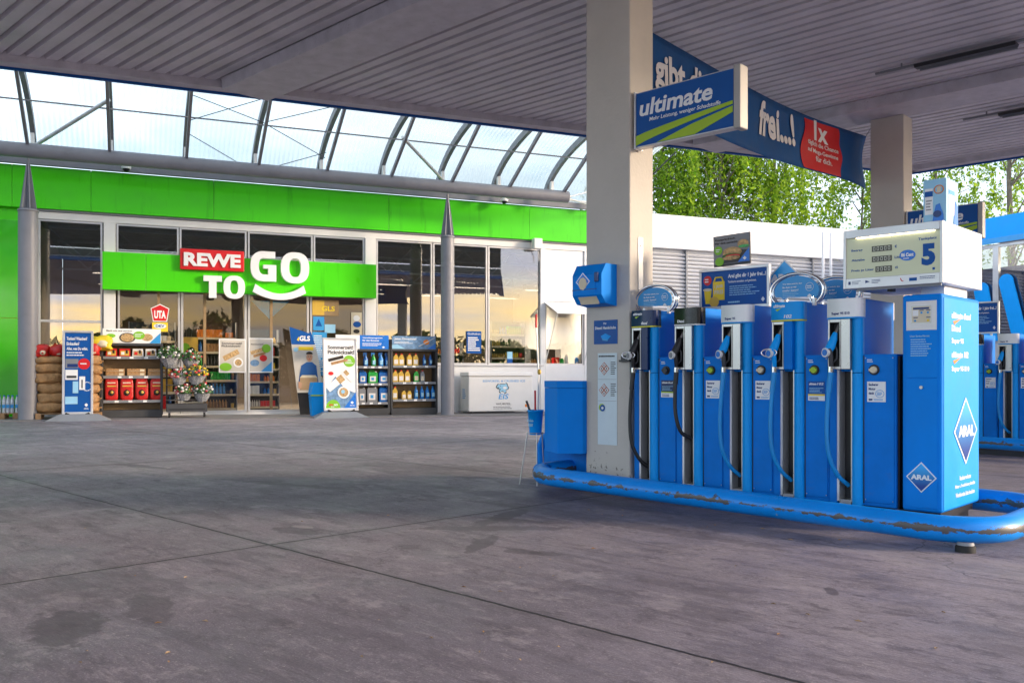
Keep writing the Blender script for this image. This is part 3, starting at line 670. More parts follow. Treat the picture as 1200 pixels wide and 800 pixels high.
# last bay: white panel, serving hatch
a_ = MB(); a_.box(ux(632.5), ux(638), -.07, .13, GZ, 4.979, 'white_panel'); a_.box(ux(684), UR, -.06, .12, GZ, 4.978, 'white_panel'); a_.build('post', bd, .004)
a_ = MB(); a_.box(ux(638.5), ux(683.5), -.02, .05, 3.35, 4.975, 'white_panel'); a_.build('white_panel', bd, .005)
window(638.8, 683.6, LEDGE, 3.34, 'glass_clear')
a_ = MB(); a_.box(ux(638.4), ux(683.8), -.055, .10, GZ, LEDGE-.003, 'white_panel'); a_.build('counter_wall', bd, .004)
# roof and rear shell, interior
a_ = MB(); a_.box(UL, UR, .125, 11, 6.05, 6.25, 'roof_felt'); a_.build('roof', bd)
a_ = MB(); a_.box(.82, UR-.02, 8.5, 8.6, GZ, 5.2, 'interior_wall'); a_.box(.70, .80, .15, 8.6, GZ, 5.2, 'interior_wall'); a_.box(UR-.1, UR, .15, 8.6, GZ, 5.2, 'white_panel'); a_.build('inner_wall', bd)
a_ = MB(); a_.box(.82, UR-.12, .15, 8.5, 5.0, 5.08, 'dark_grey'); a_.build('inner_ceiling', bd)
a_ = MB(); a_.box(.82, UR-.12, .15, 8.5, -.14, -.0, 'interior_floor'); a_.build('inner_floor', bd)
for i, u in enumerate((2.6, 5.2, 7.8, 10.6, 13.2, 15.8)):
    for yy in (2.2, 5.6):
        q = MB(); q.box(-.6, .6, -.12, .12, 4.04, 4.05, 'lamp_tube'); q.box(-.62, .62, -.14, .14, 4.051, 4.09, 'black')
        for yb in (-.14, .128): q.box(-.62, .62, yb, yb+.012, 3.90, 4.05, 'black')
        for xb2 in (-.62, .608): q.box(xb2, xb2+.012, -.128, .128, 3.90, 4.05, 'black')
        place(tag(q.build('shop_lamp'), 'ceiling light glowing inside the shop above the shelves', 'lamp', group='ceiling lights inside the shop'), S, u, yy, 0)

# lattice girders under the shop ceiling
for yy in (.9, 3.6):
    for k in range(10):
        u = 1.0+k*1.65; q = MB(); q.path([(0, 0, 4.9), (.82, 0, 4.15), (1.64, 0, 4.9)], .022, 'grey', 6); q.box(0, 1.64, -.03, .03, 4.10, 4.15, 'grey'); q.box(0, 1.64, -.03, .03, 4.9, 4.96, 'grey')
        q.build('roof_truss', bd).location = (u, yy, 0)
# shelves inside the shop
GOODS = ['red', 'cream', 'oil_yellow', 'white', 'orange', 'bottle_blue', 'bottle_green', 'cardboard', 'brown_bag', 'black', 'yellow', 'clear_blue']
def shop_shelf(u0, u1, y, h, lab, n=5, seed=0, d=.4):
    rg = random.Random(seed); r_ = root('shop_shelf', lab, 'shelf', S, u0, y, 0); W = u1-u0
    a_ = MB(); a_.box(0, W, d-.03, d, 0, h, 'dark_grey'); a_.box(0, .03, 0, d, 0, h, 'grey'); a_.box(W-.03, W, 0, d, 0, h, 'grey'); a_.build('back_panel', r_)
    for i in range(n):
        z = .1+i*(h-.15)/n; q = MB(); q.box(.03, W-.03, 0, d-.03, z-.03, z, 'timber'); q.box(.03, W-.03, -.012, -.001, z-.05, z+.01, 'cream'); q.build('board', r_)
    gd = MB()
    for i in range(n):
        z = .1+i*(h-.15)/n; x = .05; 
        while x < W-.14:
            k = rg.choice(GOODS); m_ = rg.randint(3, 8); w_ = rg.uniform(.06, .11); hh = rg.uniform(.14, .9*(h-.15)/n-.05); cyl = rg.random() < .5
            for j in range(m_):
                if x > W-.14: break
                if cyl: gd.lathe((x+w_/2, .08, z), [(w_*.42, 0), (w_*.42, hh*.7), (w_*.16, hh*.85), (w_*.16, hh)], k, 8)
                else: gd.box(x, x+w_*.9, .03, .2, z, z+hh*rg.uniform(.94, 1), k)
                x += w_
            x += rg.choice((0, .02, .1))
    gd.build('packaged_goods', r_, kind='stuff')
shop_shelf(1.0, 2.25, .35, 1.7, 'shelf of mixed goods inside the leftmost shop window', 5, 1)
shop_shelf(ux(150), ux(208), 1.0, 2.5, 'shelf of jars and packets behind the left entrance pane', 5, 2)
shop_shelf(ux(214), ux(284), 1.3, 2.55, 'bottle shelf behind the door left of the central mullion', 6, 3)
shop_shelf(ux(300), ux(340), 2.0, 2.4, 'shelf of goods behind the door right of the central mullion', 6, 4)
shop_shelf(ux(385), ux(424), 1.5, 2.0, 'shelf behind the notice pane right of the parcel display', 5, 5)
shop_shelf(ux(444), ux(500), 1.4, 1.9, 'low shelf behind the first big window above the dark racks', 5, 6)
shop_shelf(ux(534), ux(570), 2.0, 2.1, 'shelf of yellow packets behind the window crossed by the column', 6, 7)
shop_shelf(ux(588), ux(629), .9, 2.75, 'tall magazine and snack shelf behind the window over the ice chest', 7, 8)
shop_shelf(ux(646), ux(683), 1.6, 1.9, 'shelf of goods seen through the open serving hatch', 4, 9)

# serving hatch flap, jars, camera box
r_ = root('hatch_awning', 'white propped open flap of the serving hatch right of the shop post', 'awning', S, ux(637), -.03, 3.33)
W_ = ux(684)-ux(637)
a_ = MB(); a_.hexa([(0, -.95, -.42), (W_, -.95, -.42), (W_, -.93, -.39), (0, -.93, -.39)], [(0, -.03, -.03), (W_, -.03, -.03), (W_, -.0, .0), (0, -.0, .0)], 'white_panel'); a_.build('flap', r_)
a_ = MB(); a_.path([(.03, -.90, -.40), (.03, -.05, -1.9)], .018, 'white', 6); a_.build('prop', r_); a_ = MB(); a_.path([(W_-.03, -.90, -.40), (W_-.03, -.05, -1.9)], .018, 'white', 6); a_.build('prop', r_)
for i, (px, m1, h) in enumerate(((659, 'bottle_green', .16), (664, 'white', .28), (676, 'clear_blue', .20), (680, 'cream', .30))):
    q = MB(); q.lathe((0, 0, 0), [(.055, 0), (.06, .01), (.06, h*.75), (.04, h*.82), (.04, h)], m1, 10)
    place(tag(q.build('jar'), ['green jar', 'white jar', 'blue pot', 'tall cream jar'][i]+' standing on the sill of the serving hatch', 'jar', 'jars on the hatch sill'), S, ux(px, .1), .13, LEDGE+.045)
r_ = root('alarm_box', 'small white box on the post at the right end of the shop windows', 'alarm box', S, ux(629, -.25), -.16, 4.98)
a_ = MB(); a_.box(-.14, .14, -.22, 0, -.05, .27, 'white'); a_.build('case', r_, .02); a_ = MB(); a_.path([(.05, -.03, -.05), (.10, -.02, -.18), (.12, .02, -.4)], .012, 'white', 6); a_.build('cable', r_)
for (px, py, lab) in ((148, 198, 'white dome camera under the glazed roof left of the entrance sign'), (591, 236, 'white dome camera under the glazed roof right of the second column')):
    r_ = root('dome_camera', lab, 'camera', S, ux(px, -.5), -.5, uz(px, py, -.5), group='dome cameras')
    a_ = MB(); a_.lathe((0, 0, 0), [(.11, .0), (.12, .05), (.06, .09), (.02, .25)], 'white', 16); a_.build('housing', r_)
    a_ = MB(); a_.blob((0, 0, 0), (.085, .085, .08), 'black_gloss', 12, 8); a_.build('lens', r_)

# entrance sign
sg = root('shop_sign', 'white and red REWE TO GO sign with smile on the green band above the entrance', 'sign', S, 0, -.30, 0)
def Z(px, py, y=-.4): return S.at(px, py, y)
x0, z1 = Z(211, 291); x1, _ = Z(286, 293); z0 = Z(211, 315.3)[1]
a_ = MB(); a_.box(x0, x1, -.13, -.0, z0, z1, 'red'); a_.build('red_box', sg, .012)
a_ = MB(); a_.text('REWE', x0+.09, x1-.09, z0+.09, z1-.10, -.131, depth=.03, bold=.045); a_.build('red_box_lettering', sg)
a_ = MB()
xa, za = Z(238.5, 322.6); xb, zb = Z(260, 349); zt = za; zb_ = Z(250, 349)[1]; xm = (xa+xb)/2; tw = .125
a_.prism([(xa, zt), (xa, zt-.15), (xm-.095, zt-.15), (xm-.095, zb_), (xm+.095, zb_), (xm+.095, zt-.15), (xb, zt-.15), (xb, zt)], -.13, -.0, 'letter_white'); a_.build('letter', sg); a_ = MB()
def ring(cx, cz, rx, rz, t1, t2, y0, y1, m_, a0=0, a1=360, n=32, sup=2.5):
    def P(rx_, rz_, a): c, s = math.cos(R(a)), math.sin(R(a)); return cx+rx_*math.copysign(abs(c)**(2/sup), c), cz+rz_*math.copysign(abs(s)**(2/sup), s)
    for i in range(n):
        p, q = a0+(a1-a0)*i/n, a0+(a1-a0)*(i+1)/n
        o0, o1 = P(rx, rz, p), P(rx, rz, q); i0, i1 = P(rx-t1, rz-t2, p), P(rx-t1, rz-t2, q)
        a_.hexa([(o0[0], y0, o0[1]), (o1[0], y0, o1[1]), (o1[0], y1, o1[1]), (o0[0], y1, o0[1])], [(i0[0], y0, i0[1]), (i1[0], y0, i1[1]), (i1[0], y1, i1[1]), (i0[0], y1, i0[1])], m_)
xa, za = Z(262, 322.6); xb, _ = Z(287, 323); zb_ = Z(262, 349.6)[1]
ring((xa+xb)/2, (za+zb_)/2, (xb-xa)/2, (za-zb_)/2, .17, .12, -.13, 0, 'letter_white')
a_.build('letter', sg)
a_ = MB(); xa, za = Z(293.5, 293.8); xb, _ = Z(323.5, 294); zb_ = Z(293.5, 329)[1]; cx, cz, rx, rz = (xa+xb)/2, (za+zb_)/2, (xb-xa)/2, (za-zb_)/2
ring(cx+.02, cz, rx+.02, rz, .215, .18, -.15, 0, 'letter_white', 78, 282, 40)
a_.box(cx+.03, cx+rx*.92, -.1495, 0, cz+rz-.185, cz+rz-.002, 'letter_white'); a_.box(cx+.03, cx+rx-.21, -.1493, 0, cz-rz+.002, cz-rz+.182, 'letter_white'); a_.box(cx+rx-.2095, cx+rx, -.1497, 0, cz-rz+.004, cz+rz*.10, 'letter_white'); a_.box(cx+.0, cx+rx-.210, -.1491, 0, cz-rz*.14, cz+rz*.10, 'letter_white')
a_.build('letter', sg); a_ = MB()
xa, za = Z(329, 295); xb, _ = Z(362, 295); zb_ = Z(329, 331.5)[1]
ring((xa+xb)/2, (za+zb_)/2, (xb-xa)/2, (za-zb_)/2, .22, .17, -.15, 0, 'letter_white')
a_.build('letter', sg)
a_ = MB(); xa, za = Z(294.5, 336); xb, zb2 = Z(360, 341); cx = (xa+xb)/2; zlow = Z(328, 351.5)[1]; pts = []; q = []
for i in range(21):
    tt = -1+2*i/20; pts.append((cx+(xb-xa)/2*tt*.95, zlow+(za-.12-zlow)*tt*tt*.95)); q.append((cx+(xb-xa)/2*tt*.86+.0, zlow+.17+(za+.10-zlow-.19)*tt*tt))
for i in range(20): a_.hexa([(pts[i][0], -.15, pts[i][1]), (pts[i+1][0], -.15, pts[i+1][1]), (pts[i+1][0], 0, pts[i+1][1]), (pts[i][0], 0, pts[i][1])], [(q[i][0], -.15, q[i][1]), (q[i+1][0], -.15, q[i+1][1]), (q[i+1][0], 0, q[i+1][1]), (q[i][0], 0, q[i][1])], 'letter_white')
a_.build('smile', sg)

# signs and posters on the glass
def flat(name, lab, cat, p0, p1, y0, y1, y, m_, fn=None, group=None, th=.01, frame=None, bev=0):
    """a thin sign on the shop front: px range, py range, plane y; fn(mb, w, h) prints on it"""
    u0 = ux(p0, y); u1 = ux(p1, y); zb, zt = uz((p0+p1)/2, y1, y), uz((p0+p1)/2, y0, y)
    r_ = root(name, lab, cat, S, u0, y, zb, group=group); w_, h_ = u1-u0, zt-zb
    a_ = MB(); a_.box(0, w_, 0, th, 0, h_, m_); a_.build('board', r_)
    if fn: p = MB(); fn(p, w_, h_); p.build('print', r_)
    return r_, w_, h_
def pr_uta(p, w, h):
    p.prism([(w*.02, h*.84), (w*.5, h*1.0), (w*.98, h*.84), (w*.86, h*.36), (w*.14, h*.36)], -.004, -.001, 'letter_white')
    p.prism([(w*.07, h*.82), (w*.5, h*.96), (w*.93, h*.82), (w*.82, h*.39), (w*.18, h*.39)], -.008, -.0045, 'red')
    p.text('UTA', w*.2, w*.8, h*.47, h*.76, -.009, bold=.05); p.box(w*.1, w*.9, -.008, -.001, .0, h*.33, 'yellow'); p.ell(w*.5, h*.20, w*.32, h*.09, -.011, -.0085, 'letter_white'); p.text('DKV', w*.28, w*.72, h*.15, h*.25, -.012, 'blue_sign', bold=.03)
    p.text('UTA', w*.2, w*.8, h*.47, h*.76, -.0085, bold=.05) if 0 else None
r_ = root('card_sign', 'red and yellow UTA DKV fuel card sign on the entrance glass', 'sign', S, ux(176, -.02), -.02, uz(187, 388.5, -.02))
w_ = ux(199, -.02)-ux(176, -.02); h_ = uz(187, 356, -.02)-uz(187, 388.5, -.02); p = MB(); pr_uta(p, w_, h_); p.build('plate', r_)
def pr_food1(p, w, h):
    p.frame(0, w, 0, h, -.004, -.001, .03, 'letter_white'); p.text('Sommerzeit!', .07, w-.1, h*.84, h*.90, -.003, 'dark_grey', bold=.02); p.text('Picknickzeit!', .07, w-.14, h*.76, h*.82, -.003, 'dark_grey', bold=.02)
    p.T = TR(w*.45, 0, h*.52) @ Matrix.Rotation(R(-28), 4, 'Y'); p.box(-.22, .22, -.004, -.001, -.07, .07, 'food_print'); p.T = None
    p.ell(w*.72, h*.30, .13, .13, -.004, -.001, 'white_print'); p.ell(w*.72, h*.30, .09, .09, -.006, -.004, 'food_print'); p.ell(w*.25, h*.17, .16, .11, -.004, -.001, 'green_print')
def pr_food2(p, w, h):
    p.frame(0, w, 0, h, -.004, -.001, .03, 'letter_white'); p.text('Sommerzeit!', .07, w*.6, h*.80, h*.84, -.003, 'dark_grey', bold=.02)
    p.T = TR(w*.35, 0, h*.62) @ Matrix.Rotation(R(-18), 4, 'Y'); p.box(-.18, .18, -.004, -.001, -.05, .05, 'food_print'); p.box(-.14, .2, -.004, -.001, -.14, -.07, 'brown_bag'); p.T = None
    p.ell(w*.72, h*.70, .12, .12, -.004, -.001, 'green_print'); p.ell(w*.6, h*.42, .1, .09, -.004, -.001, 'red'); p.ell(w*.25, h*.28, .12, .09, -.004, -.001, 'denim_print'); p.prism([(w*.5, .035), (w-.035, .035), (w-.035, h*.32)], -.005, -.0005, 'sky_blue')
flat('door_poster', 'cream picnic poster with a wrap and green disc on the left door', 'poster', 256.5, 288, 397, 436.5, -.02, 'skin_print', pr_food1, 'posters on the sliding doors')
flat('door_poster', 'cream poster with blue corner on the right door', 'poster', 291.3, 320, 396, 436.5, -.02, 'skin_print', pr_food2, 'posters on the sliding doors')
flat('parcel_sign', 'yellow brown GLS sign high on the notice pane', 'sign', 366, 397, 351.5, 370, -.02, 'timber', lambda p, w, h: (p.box(0, w*.45, -.003, -.001, .02, h-.02, 'oil_yellow'), p.text('GLS', w*.35, w*.85, h*.3, h*.62, -.004, 'yellow', bold=.03)))
flat('notice', 'blue sticker with a boat shape on the notice pane', 'notice', 367, 380, 371, 387, -.02, 'sky_blue', lambda p, w, h: p.prism([(w*.2, h*.3), (w*.8, h*.3), (w*.5, h*.85)], -.003, -.001, 'blue_sign'), 'notices beside the entrance')
flat('notice', 'pale blue card on the notice pane above the white poster stand', 'notice', 380.5, 393, 380, 390, -.02, 'blue_pale', None, 'notices beside the entrance')
flat('notice', 'tall blue opening hours sheet behind the parcel display', 'notice', 366, 383, 389, 440, -.02, 'sky_blue', lambda p, w, h: p.lines(.04, w-.04, .1, h-.08, 18, -.001, seed=4), 'notices beside the entrance')
flat('notice', 'grey sheet with two round stickers beside the right pilaster', 'notice', 411.5, 424, 366, 393, -.02, 'cream', lambda p, w, h: (p.ell(w*.5, h*.75, w*.3, h*.13, -.003, -.001, 'white_print'), p.ell(w*.55, h*.48, w*.38, h*.13, -.003, -.001, 'blue_sign'), p.ell(w*.5, h*.18, w*.3, h*.09, -.003, -.001, 'black')), 'notices beside the entrance')
flat('notice', 'blue text notice in the window right of the second column', 'notice', 547, 564, 388, 414, -.02, 'blue_sign', lambda p, w, h: (p.text('Guthaben', .03, w-.03, h*.84, h*.93, -.001), p.lines(.04, w-.04, h*.1, h*.75, 7, -.001, fill=.6, seed=9)), 'notices beside the entrance')
flat('notice', 'small blue and white card low in the window over the ice chest', 'notice', 594.5, 600.5, 412, 426, .0, 'blue_pale', lambda p, w, h: p.box(0, w, -.003, -.001, 0, h*.4, 'blue_sign'), 'notices beside the entrance')
flat('window_poster', 'yellow snack poster inside the entrance behind the flowers', 'poster', 212, 232, 395, 447, .30, 'oil_yellow', lambda p, w, h: (p.ell(w*.25, h*.75, w*.28, h*.12, -.003, -.001, 'green_print'), p.ell(w*.6, h*.7, w*.2, h*.08, -.003, -.001, 'hair'), p.ell(w*.6, h*.45, w*.3, h*.15, -.003, -.001, 'food_print')))

# blue pennant behind the door
q = MB(); q.prism([(0, 0), (1.05, 0), (.52, -.52)], 0, .02, 'sky_blue'); u, z_ = S.at(294, 352, .6)
place(tag(q.build('pennant'), 'blue triangular pennant hanging inside the right door', 'pennant'), S, u, .6, z_)

# ------------------------------------------------------------------ things in front of the shop
def poster_stand(p0, p1, y0, y1, y, lab, face, fn, basepx, lean=.10):
    u0, u1 = ux(p0, y), ux(p1, y); w_ = u1-u0; um = (u0+u1)/2
    zb, zt = uz((p0+p1)/2, y1, y), uz((p0+p1)/2, y0, y); g0 = gf(S, um, y)
    r_ = root('poster_stand', lab, 'poster stand', S, u0, y, g0, group='pavement poster stands'); zb -= g0; zt -= g0
    T = Matrix.Shear('XY', 4, (0, 0)) ; sh = Matrix(((1, 0, 0, 0), (0, 1, lean, -lean*zb), (0, 0, 1, 0), (0, 0, 0, 1)))
    f = MB(); f.T = sh; f.frame(0, w_, zb, zt, -.02, .03, .05, 'aluminium'); f.build('frame', r_, .004)
    f = MB(); f.T = sh; f.box(.05, w_-.05, -.004, .012, zb+.05, zt-.05, face); f.build('poster', r_)
    f = MB(); f.T = sh @ TR(0, -.006, zb) ; fn(f, w_, zt-zb); f.build('print', r_)
    b0, b1 = ux(basepx[0], y-.15)-u0, ux(basepx[1], y-.15)-u0
    f = MB(); f.hexa([(b0, -.42, .0), (b1, -.42, .0), (b1, .30, .0), (b0, .30, .0)], [(b0+.3, -.14, .15), (b1-.3, -.14, .15), (b1-.3, .1, .15), (b0+.3, .1, .15)], 'grey'); f.build('weighted_base', r_, .01)
    for xx in (w_*.12, w_*.88):
        f = MB(); f.path([(xx*.7+w_*.15, -.02, .13), (xx, 0, zb+.02)], .03, 'rubber', 8); f.build('spring_foot', r_)
    return r_
def pr_blue(p, w, h):
    for i, s_ in enumerate(('Tanken? Waschen?', 'Einkaufen?', 'Alles, was Du willst.')): p.text(s_, .09, .09+(w-.2)*(.95, .58, .98)[i], h*(.885-.062*i), h*(.925-.062*i), 0, bold=.03)
    p.lines(.09, w*.85, h*.69, h*.75, 2, 0, seed=3); p.ell(w*.70, h*.60, .13, .13, -.003, 0, 'red'); p.lines(w*.58, w*.82, h*.585, h*.62, 1, -.003, seed=5)
    for (a, b, c, d_, m_) in ((.10, .52, .55, .66, 'grey'), (.10, .5, .41, .53, 'white_print'), (.34, .52, .25, .39, 'blue_pale'), (.55, .74, .29, .45, 'white_print'), (.10, .5, .12, .21, 'blue_pale')): p.box(w*a, w*b, -.003, 0, h*c, h*d_, m_)
    p.box(w*.14, w*.46, -.006, -.003, h*.43, h*.46, 'dark_grey'); p.box(w*.16, w*.5, -.006, -.003, h*.56, h*.60, 'blue_dark'); p.box(w*.62, w*.66, -.006, -.003, h*.31, h*.41, 'black')
    p.prism([(w*.78, h*.13), (w*.84, h*.11), (w*.78, h*.085), (w*.72, h*.11)], -.003, 0, 'letter_white'); p.text('ARAL', w*.7, w*.86, h*.055, h*.075, 0)
    for k in range(16):
        a = 2*math.pi*k/16; cx, cz = w*.80+.10*math.cos(a), h*.33+.10*math.sin(a); p.box(cx-.012, cx+.012, -.003, 0, cz-.012, cz+.012, 'letter_white')
def pr_white(p, w, h):
    p.text('Sommerzeit!', .13, w-.1, h*.845, h*.895, 0, 'dark_grey', bold=.03); p.text('Picknickzeit!', .13, w-.08, h*.775, h*.83, 0, 'dark_grey', bold=.03)
    p.prism([(.07, h*.30), (w*.35, h*.47), (w*.62, h*.30), (w-.07, h*.24), (w-.07, .07), (.07, .07)], -.0015, 0, 'denim_print')
    p.T = p.T @ TR(w*.42, -.002, h*.72) @ Matrix.Rotation(R(-14), 4, 'Y'); p.box(-.25, .16, -.004, 0, -.04, .04, 'hair'); p.box(-.2, .25, -.004, 0, -.14, -.07, 'brown_bag'); p.T = p.T @ Matrix.Rotation(R(14), 4, 'Y') @ TR(-w*.42, .002, -h*.72)
    p.ell(w*.76, h*.68, .155, .155, -.004, -.001, 'green_print'); p.lines(w*.64, w*.88, h*.64, h*.71, 3, -.004, seed=8)
    p.T = p.T @ TR(w*.33, -.004, h*.37) @ Matrix.Rotation(R(-38), 4, 'Y'); p.box(-.24, .1, -.004, 0, -.09, .09, 'white_print'); p.box(.1, .28, -.004, 0, -.09, .09, 'food_print'); p.T = p.T @ Matrix.Rotation(R(38), 4, 'Y') @ TR(-w*.33, .004, -h*.37)
    p.ell(w*.25, h*.52, .12, .11, -.004, -.001, 'white_print'); p.ell(w*.22, h*.51, .07, .05, -.006, -.004, 'red'); p.T = p.T @ TR(w*.72, -.004, h*.49) @ Matrix.Rotation(R(48), 4, 'Y'); p.box(-.2, .2, -.004, 0, -.08, .08, 'white_print'); p.box(-.14, .0, -.006, -.004, -.05, .05, 'food_print'); p.T = p.T @ Matrix.Rotation(R(-48), 4, 'Y') @ TR(-w*.72, .004, -h*.49)
    p.ell(w*.58, h*.25, .16, .16, -.006, -.003, 'white_print'); p.ell(w*.58, h*.25, .12, .12, -.008, -.006, 'food_print'); p.ell(w*.56, h*.26, .05, .05, -.010, -.008, 'blue_pale')
    p.ell(w*.27, .07, .19, .22, -.006, -.002, 'green_print', 16, 0, 180); p.text('REWE', w*.15, w*.27, .13, .18, -.006, 'red', bold=.04); p.text('GO', w*.29, w*.4, .13, .18, -.006, bold=.04); p.text('TO', w*.2, w*.3, .09, .12, -.006, bold=.03)
    p.prism([(w*.58, .07), (w-.06, .07), (w-.06, h*.25)], -.004, -.001, 'blue_logo'); p.prism([(w*.82, h*.13), (w*.87, h*.11), (w*.82, h*.09), (w*.77, h*.11)], -.006, -.004, 'letter_white'); p.text('ARAL', w*.75, w*.9, h*.06, h*.08, -.004)
poster_stand(72.5, 109, 387, 485, -2.0, 'blue poster stand in front of the stacked brown sacks', 'blue_sign', pr_blue, (52, 131))
poster_stand(379.5, 420, 395.5, 481, -2.0, 'white picnic poster stand in front of the dark bottle racks', 'white_print', pr_white, (366, 431))

# sacks on a pallet
def pallet(p0, p1, y, lab, h=.14, d=.8):
    u0, u1 = ux(p0, y), ux(p1, y); r_ = root('wooden_pallet', lab, 'pallet', S, u0, y, gf(S, u0, y)+.018, group='wooden pallets'); W = u1-u0
    for k in range(5):
        q = MB(); yy = k*(d-.1)/4; q.box(0, W, yy, yy+.1, h-.022, h, 'wood'); q.build('deck_board', r_)
    for x in (0, W/2-.06, W-.12):
        q = MB(); q.box(x, x+.12, 0, d, 0, .02, 'wood')
        for yy in (0, d/2-.06, d-.12): q.box(x, x+.12, yy, yy+.12, .021, h-.023, 'wood')
        q.build('bearer', r_)
    return u0, W, gf(S, u0, y)+.018+h
pu0, pW, pz = pallet(41.5, 119, -1.7, 'wooden pallet under the stack of brown sacks')
zs = pz; cols = ((ux(41, -1.7), ux(77, -1.7)), (ux(79, -1.7), ux(117, -1.7)))
for c_, (a, b) in enumerate(cols):
    z = pz
    for k in range(6):
        h = (.235, .225, .235, .24, .22, .16)[k] if c_ == 0 else .225
        q = MB(); dx = random.uniform(-.04, .04); L_ = b-a-.02*(k > 4); q.pillow(0, L_, 0, .55, 0, h+.035, 'brown_bag', 3.6, seed=k+c_*9, noise=.22)
        q.box(L_-.02, L_+.05, .1, .45, h*.45, h*.55, 'brown_bag')
        lab = 'brown sack number %s from the pallet in the %s pile' % (('one', 'two', 'three', 'four', 'five', 'six')[k], 'left' if c_ == 0 else 'right')
        place(tag(q.build('firewood_sack'), lab+' of the sack stack', 'sack', 'brown sacks stacked on the pallet'), S, a+dx, -1.7, z, R(random.uniform(-2, 2))); z += h
    zs = z
    n_ = 2 if c_ == 0 else 1
    for k in range(2 if c_ == 0 else 1):
        q = MB(); wv_ = (b-a)/2; q.pillow(-.03, wv_*1.02, 0, .42, 0, .32, 'red_bag', 3.0, seed=k+3+c_, noise=.4); q.pillow(wv_*.3, wv_*.7, -.015, .1, .06, .17, 'cream', 2.4, seed=5)
        lab = ('left red bag lying on top of the left sack pile', 'right red bag on top of the left sack pile', 'red bag half hidden by the blue poster stand on the right sack pile')[k if c_ == 0 else 2]
        place(tag(q.build('charcoal_bag'), lab, 'bag', 'red bags on top of the sacks'), S, (a+k*wv_) if c_ == 0 else b-wv_*.9, -1.66, z, R(8-14*k))
q = MB(); q.pillow(0, .52, 0, .4, -.05, .28, 'yellow', 3.2, seed=8, noise=.5); q.pillow(.1, .42, -.02, .2, .02, .2, 'cream', 3, seed=4, noise=.3); place(tag(q.build('yellow_bag'), 'yellow crumpled bag lying highest on the right sack pile', 'bag'), S, ux(104, -1.6), -1.58, z+.2)

# water packs at the left edge
pallet(-18, 21.5, -1.3, 'wooden pallet under the shrink-wrapped water bottles at the left edge')
for k in range(3):
    u = ux(-14, -1.3)+k*.27; zz = gf(S, u, -1.3)+.158; r_ = root('water_pack', ('shrink-wrapped water bottle pack farthest left', 'middle shrink-wrapped water bottle pack', 'shrink-wrapped water bottle pack beside the round column')[k], 'water pack', S, u, -1.25, zz, group='packs of water bottles')
    for i in range(3):
        for j in range(2):
            q = MB(); q.lathe((.045+i*.085, .05+j*.085, 0), [(.036, 0), (.042, .02), (.042, .22), (.04, .30), (.016, .38), (.016, .41)], 'plastic_wrap', 10); q.lathe((.045+i*.085, .05+j*.085, .39), [(.018, 0), (.018, .03)], 'clear_blue', 8); q.box(.01+i*.085, .08+i*.085, .005+j*.085, .006+j*.085, .12, .2, 'sky_blue'); q.build('bottle', r_)

# display racks
def rack(p0, p1, ytop, y, lab, n, body, zs_, depth=.42):
    u0, u1 = ux(p0, y), ux(p1, y); g0 = gf(S, u0, y)+.02; W = u1-u0; H_ = uz((p0+p1)/2, ytop, y)-g0
    r_ = root('display_rack', lab, 'display rack', S, u0, y, g0, group='display racks in front of the shop')
    a_ = MB(); a_.box(.0, .06, 0, depth, .05, H_, body); a_.build('side_panel', r_, .006); a_ = MB(); a_.box(W-.06, W, 0, depth, .05, H_, body); a_.build('side_panel', r_, .006)
    a_ = MB(); a_.box(.06, W-.06, depth-.03, depth, .1, H_, 'timber' if body == 'dark_grey' else 'timber'); a_.build('back_panel', r_)
    a_ = MB(); a_.box(.001, W-.001, -.02, depth, H_, H_+.06, body); a_.build('top', r_, .006)
    a_ = MB(); a_.box(.02, W-.02, -.01, depth, 0, .18, body); a_.build('plinth', r_, .006)
    for z in zs_:
        a_ = MB(); a_.box(.062, W-.062, .0, depth-.032, z-.03, z, 'dark_grey'); a_.box(.062, W-.062, -.012, -.001, z-.055, z+.012, 'grey' if body == 'dark_grey' else 'blue_pale')
        for k in range(3): x = W*(.25+.22*k)+random.uniform(-.05, .05); a_.box(x, x+.09, -.016, -.0125, z-.045, z+.002, 'letter_white')
        a_.build('shelf', r_)
    return r_, u0, W, H_, g0
def header(rk, u0, W, H_, g0, y, lab, fn, m_, h=.36, x0=.05, x1=None, lean=.1):
    r_ = root('header_card', lab, 'header card', S, u0+x0, y, g0+H_+.062, group='printed cards on top of the racks'); x1 = x1 or W-.05; w_ = x1-x0
    a_ = MB(); a_.box(0, w_, .03, .045, 0, h, m_); a_.build('card', r_, .003); p = MB(); p.T = TR(0, .029, 0); fn(p, w_, h); p.build('print', r_)
def hd1(p, w, h):
    p.text('Mach mit und gewinn!', w*.06, w*.5, h*.76, h*.9, 0, 'dark_grey', bold=.02); p.ell(w*.42, h*.38, w*.14, h*.34, -.003, 0, 'dark_grey'); p.ell(w*.42, h*.38, w*.115, h*.28, -.005, -.003, 'food_print')
    p.ell(w*.62, h*.55, w*.10, h*.28, -.004, -.001, 'green_print'); p.lines(w*.55, w*.69, h*.42, h*.68, 3, -.004, seed=2); p.ell(w*.14, h*.5, w*.08, h*.14, -.004, -.001, 'green_print'); p.ell(w*.76, h*.42, w*.1, h*.25, -.003, 0, 'food_print')
    p.ell(w*.09, .012, w*.09, h*.42, -.003, 0, 'green_print', 14, 0, 180); p.prism([(w*.80, .004), (w*.995, .004), (w*.995, h*.75)], -.005, -.001, 'sky_blue')
